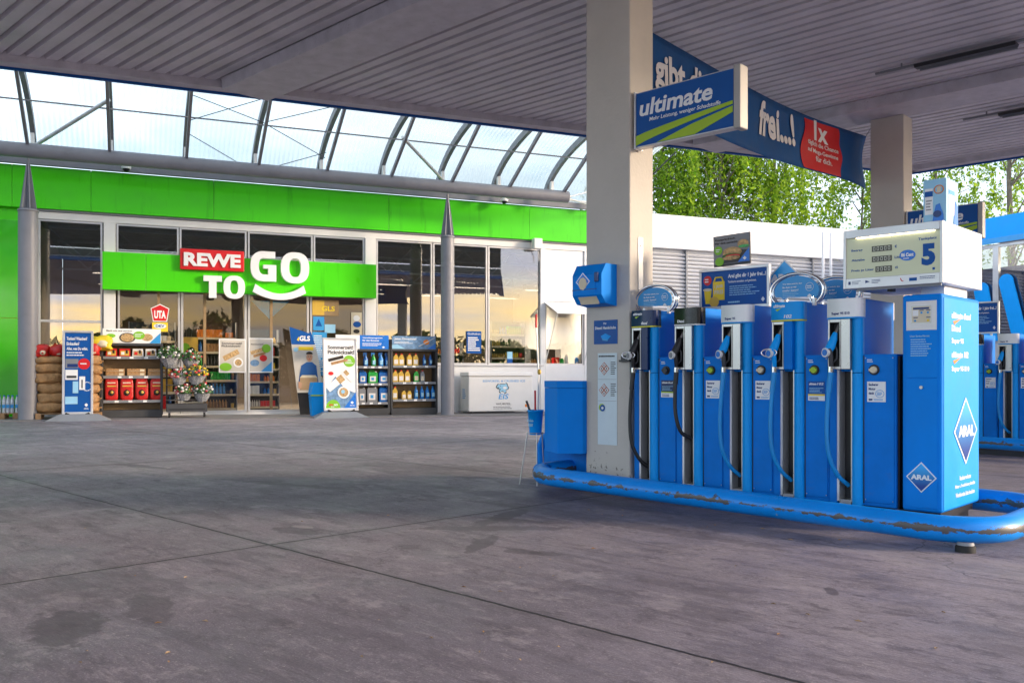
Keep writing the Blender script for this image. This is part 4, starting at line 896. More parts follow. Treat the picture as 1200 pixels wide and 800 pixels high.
def hd2(p, w, h): p.box(w*.45, w, -.002, 0, 0, h, 'blue_logo'); p.text('Verwöhnprogramm', w*.5, w*.88, h*.74, h*.86, -.002, bold=.03); p.text('für den Sommer', w*.5, w*.82, h*.56, h*.68, -.002, bold=.03); p.lines(w*.5, w*.9, h*.2, h*.45, 3, -.002, seed=6); p.prism([(w*.9, h*.22), (w*.93, h*.14), (w*.9, h*.06), (w*.87, h*.14)], -.003, 0, 'letter_white')
def hd3(p, w, h):
    p.text('Jetzt Ölwechsel!', w*.05, w*.55, h*.68, h*.88, 0, bold=.03); p.lines(w*.05, w*.5, h*.4, h*.58, 2, 0, seed=7); p.ell(w*.78, h*.55, w*.07, h*.2, -.003, 0, 'orange'); p.path([(w*.6, -.01, h*.2), (w*.98, -.01, h*.9)], .012, 'aluminium', 6)
    p.prism([(0, .004), (w*.3, .004), (w*.12, h*.35), (0, h*.3)], -.003, 0, 'blue_pale'); p.prism([(w*.8, .004), (w*.995, .004), (w*.995, h*.45)], -.004, -.001, 'blue_logo')
YR = -1.25
z1s = (.42, 1.02, 1.50)
rk = rack(117.5, 191, 405, YR, 'dark display rack of red bags and snacks left of the flower trolley', 3, 'dark_grey', z1s)
header(*rk, YR, 'white food and recipe card on top of the left rack', hd1, 'white_print', .36)
r0, u0, W_, H_, g0 = rk
def item(name, mbuild, lab, cat, grp, x, z, rot=0, yy=.06): place(tag(mbuild.build(name), lab, cat, grp), S, u0+x, YR+yy, g0+z+.002, rot)
for k in range(5):
    x = .12+k*.30; q = MB(); q.hexa([(0, 0, 0), (.26, 0, 0), (.26, .25, 0), (0, .25, 0)], [(.01, .0, .20), (.25, .0, .20), (.25, .2, .20), (.01, .2, .20)], 'red' if k < 2 else 'petal_white'); q.box(.03, .23, -.004, -.001, .03, .15, 'oil_yellow' if k < 2 else 'food_print'); q.box(.05, .12, -.007, -.0045, .05, .12, 'letter_white' if k < 2 else 'red'); q.box(.15, .2, -.007, -.0045, .08, .17, 'hair')
    item('snack_carton', q, ('red snack carton at the left end of the top shelf of the left rack', 'red snack carton second from the left on the top shelf', 'white snack carton in the middle of the top shelf', 'white snack carton second from the right on the top shelf', 'white snack carton at the right end of the top shelf')[k], 'carton', 'snack cartons on the top shelf', x, 1.50)
for k in range(3):
    x = .12+k*.48
    for j in range(2):
        q = MB(); q.box(0, .43, 0, .28, 0, .092, 'brown_bag'); q.box(.02, .41, -.003, -.001, .02, .05, 'cardboard'); q.box(.3, .4, -.005, -.0035, .02, .075, 'cream')
        item('flat_box', q, '%s flat brown box of the %s pile on the middle shelf' % (('lower', 'upper')[j], ('left', 'middle', 'right')[k]), 'box', 'flat brown boxes on the middle shelf', x, 1.02+j*.095)
for k in range(4):
    x = .10+k*.345; q = MB(); q.pillow(0, .30, 0, .16, -.01, .54, 'red_bag', 6, seed=k, noise=.08); q.box(.02, .28, .0, .06, .50, .57, 'red_bag'); q.box(.05, .26, -.008, .03, .34, .37, 'oil_yellow'); q.blob((.15, -.002, .19), (.075, .02, .08), 'hair', 8, 5); q.blob((.16, -.010, .20), (.04, .02, .04), 'oil_yellow', 8, 5); q.box(.06, .24, -.006, .03, .42, .45, 'cream')
    item('charcoal_bag', q, ('red bag at the left end of the bottom shelf', 'red bag second from the left on the bottom shelf', 'red bag second from the right on the bottom shelf', 'red bag at the right end of the bottom shelf')[k], 'bag', 'red bags on the bottom shelf', x, .42, 0, .03)

rk2 = rack(415, 457, 411.5, YR, 'dark rack of blue canisters half hidden by the white poster stand', 3, 'dark_grey', (.34, .86, 1.33))
rk3 = rack(457.8, 513, 411.5, YR, 'dark rack of yellow oil bottles left of the second column', 3, 'dark_grey', (.42, .90, 1.36))
header(*rk2, YR, 'blue and white card above the rack of canisters', hd2, 'white_print', .38, -.5, rk2[2]-.03)
header(*rk3, YR, 'blue workshop oil card above the rack of oil bottles', hd3, 'denim_print', .36)
def bottle(col, cap, h=.30, w=.075, kind='oil'):
    q = MB()
    if kind == 'oil':
        q.prism([(-w, 0), (w, 0), (w, h*.62), (w*.45, h*.86), (w*.4, h*.9), (-w*.25, h*.9), (-w, h*.70)], 0, .08, col); q.box(-w*.2, w*.4, .02, .06, h*.9+.001, h, cap); q.box(-w*.75, w*.7, -.003, -.001, h*.14, h*.5, 'cream' if col != 'oil_yellow' else 'petal_white')
    elif kind == 'spray':
        q.lathe((0, .05, 0), [(w*.8, 0), (w*.9, .02), (w*.9, h*.5), (w*.3, h*.75), (w*.3, h*.82)], col, 12); q.box(-w*.9, w*.5, .03, .07, h*.82, h*.96, cap); q.box(-w*.9, -w*.6, .035, .065, h*.70, h*.82, cap); q.box(-w*.5, w*.5, -.028, -.02, h*.12, h*.42, 'blue_pale')
    elif kind == 'canister':
        q.box(-w, w, 0, .16, 0, h*.8, col); q.hexa([(-w, 0, h*.8), (w, 0, h*.8), (w, .16, h*.8), (-w, .16, h*.8)], [(-w*.8, .03, h*.88), (w*.5, .03, h*.88), (w*.5, .13, h*.88), (-w*.8, .13, h*.88)], col); q.path([(-w*.7, .08, h*.86), (-w*.6, .08, h), (w*.2, .08, h), (w*.35, .08, h*.86)], .016, col, 6); q.box(w*.55, w*.85, .05, .11, h*.79, h*.93, cap); q.box(-w*.7, w*.6, -.004, -.001, h*.15, h*.55, 'petal_white'); q.box(-w*.4, w*.2, -.007, -.0045, h*.25, h*.45, 'sky_blue')
    else:
        q.lathe((0, .05, 0), [(w*.7, 0), (w*.8, .02), (w*.75, h*.55), (w*.8, h*.62), (w*.3, h*.85), (w*.25, h)], col, 12); q.box(-w*.5, w*.5, -.02, -.012, h*.2, h*.5, 'blue_pale')
    return q
def row(rk, z, specs, rowname, rackname, name, cat, grp):
    _, u0_, W__, _, g0_ = rk; n = len(specs)
    nth = ['leftmost', 'second from left', 'third from left', 'fourth from left', 'fifth from left', 'sixth from left', 'seventh from left', 'eighth from left']
    cn = {'oil_yellow': 'yellow', 'bottle_blue': 'dark blue', 'clear_blue': 'bright blue', 'bottle_green': 'green', 'grey': 'grey', 'blue_pale': 'pale blue', 'sky_blue': 'blue', 'dark_grey': 'dark'}
    for i, (x, col, cap, h, w_, kd) in enumerate(specs):
        nm = {'oil': 'oil_bottle', 'spray': 'spray_bottle', 'canister': 'canister'}.get(kd, 'bottle')
        o = bottle(col, cap, h, w_, kd).build(nm); place(tag(o, '%s %s, %s on the %s shelf of the %s' % (cn.get(col, 'white'), nm.replace('_', ' '), nth[i], rowname, rackname), 'canister' if kd == 'canister' else 'bottle', grp), S, u0_+x, YR+.05, g0_+z+.002)
oy = 'oil_yellow'
A3 = 'oil bottle rack'; A2 = 'canister rack'
row(rk3, 1.36, [(x, oy, 'red', .34, .075, 'oil') for x in (.17, .33, .56, .74)]+[(x, 'bottle_blue', 'blue_pale', .32, .06, 'x') for x in (1.0, 1.18)], 'top', A3, '', '', 'bottles in the oil bottle rack')
row(rk3, .90, [(x, oy, 'red', .34, .075, 'oil') for x in (.15, .32, .50)]+[(.76, 'bottle_green', 'red', .34, .07, 'oil'), (.94, 'grey', 'red', .34, .06, 'oil')], 'middle', A3, '', '', 'bottles in the oil bottle rack')
row(rk3, .42, [(.14, oy, 'red', .36, .07, 'oil'), (.40, oy, 'black', .27, .06, 'oil'), (.56, oy, 'black', .27, .06, 'oil')]+[(x, 'clear_blue', 'blue_pale', .37, .075, 'x') for x in (.76, .93, 1.09, 1.25)], 'bottom', A3, '', '', 'bottles in the oil bottle rack')
row(rk2, 1.33, [(.34, 'bottle_blue', 'bottle_blue', .40, .075, 'spray'), (.56, 'bottle_green', 'clear_blue', .40, .075, 'spray'), (.77, 'clear_blue', 'bottle_blue', .40, .08, 'spray'), (.95, 'bottle_blue', 'bottle_blue', .40, .08, 'spray')], 'top', A2, '', '', 'bottles in the canister rack')
row(rk2, .86, [(.26, 'bottle_blue', 'bottle_blue', .36, .10, 'canister'), (.54, 'bottle_green', 'white', .36, .13, 'canister'), (.86, 'bottle_blue', 'bottle_blue', .36, .15, 'canister')], 'middle', A2, '', '', 'canisters in the canister rack')
row(rk2, .34, [(.24, 'grey', 'white', .44, .09, 'canister'), (.52, 'grey', 'white', .46, .14, 'canister'), (.86, 'bottle_blue', 'white', .46, .14, 'canister')], 'bottom', A2, '', '', 'canisters in the canister rack')

# flower trolley with bouquets
YF = -1.55; u0 = ux(195, YF); W_ = ux(243, YF)-u0; g0 = gf(S, u0, YF)+.02
ft = root('flower_trolley', 'dark wheeled flower trolley with three tiers beside the entrance', 'trolley', S, u0, YF, g0)
for x in (0, W_-.05):
    a_ = MB(); a_.box(x, x+.04, .38, .42, .2, 1.35, 'dark_grey'); a_.build('upright', ft)
a_ = MB(); a_.box(0, W_, 0, .45, .14, .34, 'dark_grey'); a_.box(.05, W_-.05, -.006, -.001, .19, .22, 'black'); a_.build('base_box', ft, .01)
for z in (.42, .80, 1.22):
    a_ = MB(); a_.box(0, W_-.08*(z > 1), .05, .42, z, z+.02, 'dark_grey'); a_.build('tier', ft)
for x in (.07, W_-.07):
    a_ = MB(); a_.T = TR(x, .05, .06) @ Matrix.Rotation(R(90), 4, 'Y'); a_.lathe((0, 0, -.025), [(.058, 0), (.058, .05)], 'rubber', 16); a_.lathe((0, 0, -.03), [(.03, 0), (.03, .06)], 'chrome', 12); a_.T = None; a_.box(x-.035, x+.035, .02, .08, .118, .139, 'chrome'); a_.build('castor', ft)
def bouquet(x, y, z, s_, petals, lab, pot='wrap', tilt=0, wrap=True, seed=1):
    rg = random.Random(seed); r_ = root('bouquet', lab, 'bouquet', S, u0+x, YF+y, g0+z, group='wrapped bouquets on the trolley')
    if wrap:
        a_ = MB(); n = 16; rows = [(.10, 0), (.15, .08), (.20, .20), (.22, .30)]
        vs = [((s_*r1*(1+.16*rg.uniform(-1, 1)))*math.cos(2*math.pi*j/n), s_*r1*(1+.1*rg.uniform(-1, 1))*math.sin(2*math.pi*j/n)*.7, s_*(h1+.05*rg.uniform(-1, 1)*(h1 > .25))) for r1, h1 in rows for j in range(n)]
        a_.add(vs, [(i*n+j, i*n+(j+1) % n, (i+1)*n+(j+1) % n, (i+1)*n+j) for i in range(3) for j in range(n)], pot); o = a_.build('wrapping', r_); md = o.modifiers.new('s', 'SOLIDIFY'); md.thickness = .002
    a_ = MB()
    for k in range(150):
        d = Vector((rg.gauss(0, 1), -abs(rg.gauss(0, .7)), abs(rg.gauss(0, 1)))).normalized(); c = d*s_*.24*rg.uniform(.5, 1.05)+Vector((0, 0, s_*.20)); t_ = Vector((rg.gauss(0, 1), rg.gauss(0, 1), rg.gauss(0, 1))).normalized()*.05; b2 = d.cross(t_).normalized()*.024
        a_.add([c-t_, c+b2, c+t_, c-b2], [(0, 1, 2, 3)], 'leaf')
    a_.build('leaves', r_)
    a_ = MB()
    for k in range(44):
        d = Vector((rg.gauss(0, 1), -abs(rg.gauss(0, .8)), abs(rg.gauss(0, 1)))).normalized(); c = d*s_*.25*rg.uniform(.8, 1.05)+Vector((0, 0, s_*.19)); q = rg.uniform(.016, .040); a_.blob(c, (q, q*.8, q*.8), rg.choice(petals), 7, 4, .5, k)
    a_.build('blooms', r_)
bouquet(.10, .2, 1.24, 1.25, ['leaf', 'leaf', 'petal_white'], 'tall clear wrapped white bouquet at the top left of the trolley', seed=2)
bouquet(.58, .2, 1.24, 1.05, ['petal_white', 'leaf', 'petal_red'], 'clear wrapped bouquet at the top right of the trolley', seed=3)
bouquet(.30, .10, .82, .95, ['petal_red', 'petal_white', 'petal_pink'], 'round red and white bouquet on the middle tier', seed=4)
bouquet(.72, .08, .82, 1.15, ['petal_yellow', 'petal_yellow', 'petal_red'], 'large yellow and red bouquet leaning out of the middle tier', seed=5)
bouquet(.42, .08, .42, .95, ['petal_pink', 'petal_red', 'petal_white'], 'pink and red bouquet on the bottom tier', seed=6)
bouquet(.84, .05, .40, 1.05, ['petal_white', 'petal_red', 'leaf'], 'clear wrapped bouquet at the right of the bottom tier', seed=7)

# parcel standee: a flat printed figure board
YS = -.55; u0 = ux(339, YS); u1 = ux(378, YS); g0 = gf(S, u0, YS)+.02; Hs = uz(350, 383, YS)-g0
r_ = root('advertising_display', 'tall curved GLS display board printed with a person in blue holding a parcel', 'display board', S, u0, YS, g0)
W_ = u1-u0
def edge(z, side):  # curved outline leaning to the right as it goes down
    t_ = z/Hs; return (.16*(1-t_)+(.10 if side else 0)*0)+(0 if not side else W_*(.78+.20*math.sin(math.pi*(1-t_)*.62+.15)-.22*t_**3)-.16*(1-t_))
n = 20
pts = [(edge(Hs*i/n, 0)+.13*(1-i/n), Hs*i/n) for i in range(n+1)]+[(edge(Hs*i/n, 1), Hs*i/n*(.93 if i == n else 1)) for i in range(n, -1, -1)]
a_ = MB(); a_.prism(pts, 0, .04, 'skin_print'); a_.build('board', r_)
p = MB(); L_ = [q_ for q_ in pts if q_[1] > Hs*.78]; p.prism(L_, -.004, -.0005, 'blue_sign'); p.T = TR(0, -.004, 0); p.text('GLS', W_*.30, W_*.62, Hs*.84, Hs*.90, 0, bold=.04); p.prism([(W_*.22, Hs*.85), (W_*.29, Hs*.89), (W_*.29, Hs*.84)], -.003, 0, 'yellow'); p.T = None; p.box(W_*.28, W_*.72, -.006, -.001, Hs*.735, Hs*.775, 'yellow'); p.ell(W_*.19, Hs*.74, .06, .06, -.006, -.001, 'blue_pale'); p.prism([q_ for q_ in pts if q_[1] < Hs*.30], -.004, -.0005, 'black'); p.build('print', r_)
p = MB(); cx = W_*.60
p.prism([(cx-.07, Hs*.60), (cx+.07, Hs*.60), (cx+.19, Hs*.56), (cx+.25, Hs*.36), (cx+.20, Hs*.30), (cx-.24, Hs*.30), (cx-.30, Hs*.36), (cx-.22, Hs*.56)], -.007, -.0045, 'sweater')
p.ell(cx, Hs*.655, .085, .115, -.010, -.0075, 'skin'); p.ell(cx, Hs*.690, .092, .070, -.012, -.0105, 'hair', 16, 0, 180); p.box(cx-.04, cx-.02, -.013, -.0105, Hs*.66, Hs*.667, 'hair'); p.box(cx+.02, cx+.04, -.013, -.0105, Hs*.66, Hs*.667, 'hair'); p.box(cx-.02, cx+.02, -.013, -.0105, Hs*.632, Hs*.638, 'red')
p.box(cx-.26, cx+.22, -.014, -.0075, Hs*.28, Hs*.42, 'cardboard'); p.prism([(cx-.26, Hs*.421), (cx+.22, Hs*.421), (cx+.16, Hs*.45), (cx-.20, Hs*.45)], -.014, -.0075, 'cream'); p.prism([(cx-.30, Hs*.30), (cx-.22, Hs*.30), (cx-.2, Hs*.36), (cx-.3, Hs*.38)], -.018, -.0145, 'skin'); p.build('printed_person', r_)
# blue bin by the entrance
YB = -1.7; u0 = ux(364.5, YB); W_ = ux(388, YB)-u0; g0 = gf(S, u0, YB)+.02; H_ = uz(376, 448, YB)-g0
r_ = root('waste_bin', 'blue waste bin with sloping lid left of the white poster stand', 'bin', S, u0, YB, g0)
a_ = MB(); a_.hexa([(.04, .02, 0), (W_-.04, .02, 0), (W_-.04, .36, 0), (.04, .36, 0)], [(0, 0, H_*.62), (W_, 0, H_*.62), (W_, .4, H_*.62), (0, .4, H_*.62)], 'blue_bright'); a_.build('body', r_, .02)
a_ = MB(); a_.hexa([(-.01, -.01, H_*.63), (W_+.01, -.01, H_*.63), (W_+.01, .41, H_*.63), (-.01, .41, H_*.63)], [(.10, .10, H_), (W_-.10, .10, H_), (W_-.04, .40, H_), (.04, .40, H_)], 'blue_bright'); a_.build('lid', r_, .015)
a_ = MB(); a_.box(-.012, W_+.012, -.014, -.002, H_*.60, H_*.64, 'lime'); a_.build('rim_stripe', r_)

# ice chest
YI = -.95; u0 = ux(549, YI); W_ = ux(624, YI)-u0; g0 = gf(S, u0+1, YI)+.025; H_ = uz(585, 436, YI)-g0
r_ = root('ice_chest', 'long white chest freezer with bear drawing for ice cubes under the shop window', 'freezer', S, u0, YI, g0)
a_ = MB(); a_.box(0, W_, 0, .72, .05, H_-.13, 'white'); a_.build('cabinet', r_, .03, 3)
a_ = MB(); a_.box(-.01, W_+.01, -.02, .73, H_-.115, H_, 'white_panel'); a_.build('lid', r_, .02); a_ = MB(); a_.box(.05, W_-.05, .02, .70, H_-.128, H_-.117, 'cream'); a_.build('seal', r_)
for x in (.12, W_-.12): a_ = MB(); a_.lathe((x, .1, 0), [(.03, 0), (.03, .05)], 'rubber', 10); a_.build('foot', r_)
p = MB(); p.T = TR(0, -.001, 0); p.text('EISWÜRFEL & CRUSHED ICE', W_*.22, W_*.88, H_*.76, H_*.82, 0, 'sky_blue', bold=.01); p.text('EIS', W_*.46, W_*.62, H_*.34, H_*.47, 0, 'sky_blue', italic=.2, bold=.02); p.text('WÜRFEL', W_*.42, W_*.66, H_*.20, H_*.26, 0, 'dark_grey', bold=.01); p.lines(W_*.38, W_*.72, H_*.09, H_*.17, 2, 0, 'dark_grey', .35, seed=12); p.box(W_*.88, W_*.95, -.002, 0, H_*.14, H_*.21, 'orange'); p.T = None; p.build('lettering', r_)
p = MB(); cx, cz = W_*.53, H_*.60
out_ = [(-.20, .10), (-.16, .15), (-.12, .13), (-.04, .15), (.06, .14), (.11, .17), (.15, .14), (.16, .08), (.20, .03), (.17, -.03), (.10, -.05), (.12, -.12), (.06, -.16), (.02, -.10), (-.06, -.09), (-.08, -.15), (-.13, -.10), (-.10, -.03), (-.18, -.01), (-.23, .04)]
p.prism([(cx+a, cz+b) for a, b in out_], -.004, -.001, 'dark_grey'); p.prism([(cx+a*.86, cz+.005+b*.84) for a, b in out_], -.006, -.0045, 'blue_pale'); p.prism([(cx-.20, cz+.03), (cx-.12, cz+.04), (cx-.13, cz+.0)], -.008, -.0065, 'black'); p.ell(cx-.08, cz+.07, .012, .012, -.008, -.0065, 'black'); p.prism([(cx-.13, cz-.02), (cx-.06, cz-.01), (cx-.10, cz-.06)], -.008, -.0065, 'black'); p.ell(cx+.06, cz+.02, .06, .04, -.0075, -.0065, 'letter_white'); p.build('bear_picture', r_)
p = MB(); p.T = TR(-.001, .72, 0) @ RZ(R(-90)); p.lines(.2, .5, H_*.35, H_*.6, 5, 0, 'sky_blue', seed=4); p.T = None; p.build('side_picture', r_)
# cable boxes and low meter box behind the chest
q = MB(); q.box(0, .22, 0, .10, 0, .55, 'white'); place(tag(q.build('cable_trunk', bevel=.01), 'narrow white trunking on the wall above the ice chest', 'trunking'), S, ux(520, -.05), -.15, .75)

# ================================================================== WHITE BUILDING further along, blue wing to the right
UE = 31.0
wb = root('white_building', 'long low white building with horizontal slatted wall and tall white fascia', 'building', S, UR, 0, 0); Wb = UE-UR
ws = [0]+[ux(p)-UR for p in (804, 952)]+[Wb]
a_ = MB(); a_.box(0, Wb, -.17, .12, 5.24, 6.34, 'white_panel'); a_.build('white_fascia', wb, .004)
a_ = MB(); a_.box(0, Wb, .10, 6, GZ, 5.23, 'white_panel'); a_.build('wall', wb)
a_ = MB()
for p0, p1 in zip(ws[:-1], ws[1:]):
    z = 5.14
    while z > .3:
        a_.hexa([(p0+.02, -.02, z-.085), (p1-.02, -.02, z-.085), (p1-.02, .06, z-.12), (p0+.02, .06, z-.12)], [(p0+.02, -.03, z-.075), (p1-.02, -.03, z-.075), (p1-.02, .09, z), (p0+.02, .09, z)], 'louvre'); z -= .128
a_.build('slatted_cladding', wb)
a_ = MB()
for p0 in ws[1:-1]: a_.box(p0-.03, p0+.03, -.05, .09, 0, 5.22, 'grey')
a_.build('cladding_joint', wb); a_ = MB(); a_.box(0, Wb, .125, 9, 6.0, 6.2, 'roof_felt'); a_.build('roof', wb)
for px, lab in ((964.5, 'left of the two thin white poles before the white building'), (973.5, 'right of the two thin white poles before the white building')):
    u = ux(px, -1.0); q = MB(); q.lathe((0, 0, 0), [(.05, 0), (.05, 6.2)], 'white', 12); place(tag(q.build('white_pole'), lab, 'pole', 'white poles'), S, u, -1.0)

# blue wing: its front runs at right angles to the shop, towards the camera
def wy(px): return S.aty(px, 437, UE)[0]
def wz(px, py): return S.aty(px, py, UE)[1]
wg = root('car_wash_building', 'blue building with dark windows behind the second pump island', 'building', S, UE, 0, 0)
zt, zb = wz(1200, 249), wz(1200, 276)
y0w = -16.0
a_ = MB(); a_.box(-.12, .2, y0w, -.2, zb, zt, 'blue_bright'); a_.build('blue_fascia', wg, .006)
a_ = MB(); a_.box(-.17, -.121, y0w, -.2, zb-.14, zb+.05, 'sky_blue'); a_.build('fascia_trim', wg)
a_ = MB(); a_.box(.0, .2, y0w, -.2, GZ, .5, 'blue_dark'); a_.box(.0, .25, -.2, .09, GZ, zt, 'white_panel'); a_.build('plinth', wg)
wys = [wy(p) for p in (1148, 1167, 1215, 1290)]; ys = [-.3]+[y for y in wys if y < -.4]
ys = sorted(set([-.3, wy(1166.5), wy(1166.5)*2+.3, wy(1166.5)*3+.6, y0w]), reverse=True)
ys = [y for y in ys if y >= y0w]
for a, b in zip(ys[:-1], ys[1:]):
    f = MB(); f.T = RZ(R(-90)); f.frame(-a, -b, .5, zb-.15, -.0, .12, .11, 'aluminium'); o = f.build('window', wg); f = MB(); f.T = RZ(R(-90)); f.box(-a+.1, -b-.1, .03, .04, .6, zb-.25, 'glass'); f.build('pane', o)
a_ = MB(); a_.box(1.5, 1.6, y0w, -.2, GZ, 5, 'blue_dark'); a_.build('inner_wall', wg); a_ = MB(); a_.box(.2, 6, y0w, -.2, zt-.3, zt-.1, 'roof_felt'); a_.build('roof', wg)
# big blue finger shapes standing on the window glass
def finger(px0, px1, pyt, pyb, slant, lab):
    ya, yb = wy(px0), wy(px1); z1_, z0_ = wz((px0+px1)/2, pyt), wz((px0+px1)/2, pyb); hw = abs(yb-ya)/2; q = MB()
    pts = [(-hw*.8+slant, 0), (hw*1.2+slant, 0)]+[(hw*math.cos(R(a)), (z1_-z0_-hw)+hw*math.sin(R(a))) for a in range(0, 181, 20)]
    q.T = RZ(R(-90)); q.prism(pts, 0, .05, 'blue_bright'); o = q.build('window_graphic'); o.location = S.w(UE-.08, (ya+yb)/2, z0_); o.rotation_euler = (0, 0, S.a); tag(o, lab, 'window graphic', 'blue finger shapes on the windows')
finger(1143, 1160, 331, 400, .3, 'short blue rounded finger shape on the window beside the price display')
finger(1172, 1189, 321, 400, .5, 'tall blue rounded finger shape on the window at the right edge')

# ================================================================== TREES behind the buildings (and a few across the road, seen mirrored in the glass)
import numpy as np
def leaves_mesh(name, pts, size, m_, parent, seed, droop=.6):
    rg = np.random.default_rng(seed); P = np.array(pts, dtype=np.float32); n = len(P)
    a = rg.normal(size=(n, 3)); a[:, 2] -= droop; a /= np.linalg.norm(a, axis=1)[:, None]; b_ = rg.normal(size=(n, 3)); b_ = np.cross(a, b_); b_ /= np.linalg.norm(b_, axis=1)[:, None]
    s_ = size*rg.uniform(.45, 1.0, size=(n, 1))**1.0*rg.choice([1, 1, 1.7], size=(n, 1)); V = np.stack([P-a*s_, P+b_*s_*.45, P+a*s_, P-b_*s_*.45], 1).reshape(-1, 3)
    me = bpy.data.meshes.new(name); me.vertices.add(4*n); me.vertices.foreach_set('co', V.ravel()); me.loops.add(4*n); me.loops.foreach_set('vertex_index', np.arange(4*n)); me.polygons.add(n); me.polygons.foreach_set('loop_start', np.arange(0, 4*n, 4)); me.polygons.foreach_set('loop_total', np.full(n, 4)); me.update(); me.validate()
    for q in m_: me.materials.append(M[q])
    if len(m_) > 1: me.polygons.foreach_set('material_index', (rg.random(n) < .38).astype(np.int32))
    o = bpy.data.objects.new(name, me); C.objects.link(o); o.parent = parent; return o
def tree(name, lab, x, y, h, rad, strands, per, size, mats_, seed, weep=1.0, group='trees behind the buildings', zlow=.3):
    rg = random.Random(seed); r_ = bpy.data.objects.new(name, None); C.objects.link(r_); r_.location = (x, y, gw((x, y))); tag(r_, lab, 'tree', group)
    tr_ = MB(); tr_.path([(0, 0, -.3), (.1, .05, h*.3), (-.05, .1, h*.6), (.1, 0, h*.9)], [h*.016, h*.011, h*.006, h*.002], 'bark', 8); tr_.build('trunk', r_)
    br = MB(); pts = []
    for k in range(strands):
        th = rg.uniform(0, 2*math.pi); zf = rg.uniform(0, 1)**.8; zz = h*(zlow+.1+(.9-zlow)*zf); rr = rad*(1-((zf-.35)/.75)**2 if zf > .35 else .75+.25*zf/.35)**.5*rg.uniform(.25, 1.05)
        e = Vector((rr*math.cos(th), rr*math.sin(th), zz)); lump = mnoise.noise(Vector((e.x*.45+seed, e.y*.45, e.z*.35)))
        if lump < -.08: continue
        if k % 6 == 0: s0 = Vector((0, 0, max(h*.25, zz-rr*.8))); md_ = (s0+e)/2+Vector((0, 0, .4)); br.path([s0, md_, e], [.04, .025, .01], 'bark', 5)
        L_ = rg.uniform(.8, 2.6)*weep; p = e.copy(); d = Vector((math.cos(th)*.3, math.sin(th)*.3, -.2))
        for j in range(per):
            t_ = j/per; q = p+Vector((d.x*t_*1.2, d.y*t_*1.2, -L_*t_**1.3)); sp_ = .20*(1-.3*t_); pts.append((q.x+rg.gauss(0, sp_*.6), q.y+rg.gauss(0, sp_*.6), q.z+rg.gauss(0, sp_*.7)))
    if br.v: br.build('branches', r_)
    leaves_mesh('crown', pts, size, mats_, r_, seed); return r_
def at_px(px, D): return (px-600)/FPX*D
T1 = 'weeping birch with bright hanging green strands '
for i, (px, D, h, rad, ns, ms, wp_, lab) in enumerate((
    (775, 42, 15.0, 3.4, 620, ('leaves_mid', 'leaves_bright'), 1.5, T1+'just right of the near pillar'),
    (845, 40, 15.5, 3.2, 680, ('leaves_bright', 'leaves_mid'), 1.7, T1+'behind the middle of the white fascia'),
    (908, 41, 15.5, 3.0, 560, ('leaves_bright', 'leaves_mid'), 1.7, T1+'at the left side of the sky gap'),
    (1010, 43, 12.0, 2.2, 230, ('leaves_mid', 'leaves_bright'), .9, 'slender airy tree between the sky gap and the far pillar'),
    (1098, 42, 17.0, 3.6, 360, ('leaves_bright', 'leaves_mid'), 1.0, 'airy birch with pale branches behind the far blue sign'),
    (1185, 40, 17.0, 3.6, 340, ('leaves_mid', 'leaves_bright'), 1.0, 'airy birch at the right edge above the blue fascia'),
    (948, 52, 10.0, 2.5, 130, ('leaves_mid', 'leaves_dark'), .8, 'low bushy tree at the foot of the sky gap'))):
    tree('birch_tree', lab, at_px(px, D), D, h, rad, int(ns*(1.05 if i < 3 else .75)), 60, .095, ms, 20+i, wp_)
for i, (x, y, h, rad) in enumerate(((14, -34, 6.0, 2.6), (24, -38, 5.0, 2.6), (37, -36, 6.0, 2.4), (52, -36, 5, 2.8), (66, -38, 6, 3), (4, -34, 7.5, 2.8), (-8, -32, 7, 2.8), (18, -27, 6.5, 2.4), (30, -30, 5.5, 2.2), (44, -44, 6.5, 2.8), (58, -46, 6.5, 3.0))):
    tree('roadside_tree', 'roadside tree across the street behind the camera, mirrored in the shop glass', x, y, h, rad, 170, 22, .24, ('leaves_dark', 'leaves_mid'), 60+i, .5, 'roadside trees mirrored in the glass', .05)

rg = random.Random(3); pts = []
for k in range(15000):
    u = rg.uniform(-45, 95); hh = 4.2+1.6*mnoise.noise(Vector((u*.12, 0, 0)))+1.5*mnoise.noise(Vector((u*.5, 3, 0))); pts.append((u, -52+rg.uniform(-2, 2), hh*rg.uniform(0, 1)**.7))
hg = leaves_mesh('far_hedge', [tuple(I.w(0, 0, 0)*0+Vector((S.w(p[0], p[1], 0).x, S.w(p[0], p[1], 0).y, p[2]-.3))) for p in pts], .42, ('leaves_dark',), None, 5)
tag(hg, 'far dark belt of trees across the street, seen mirrored low in the shop windows', 'woods', kind='stuff')

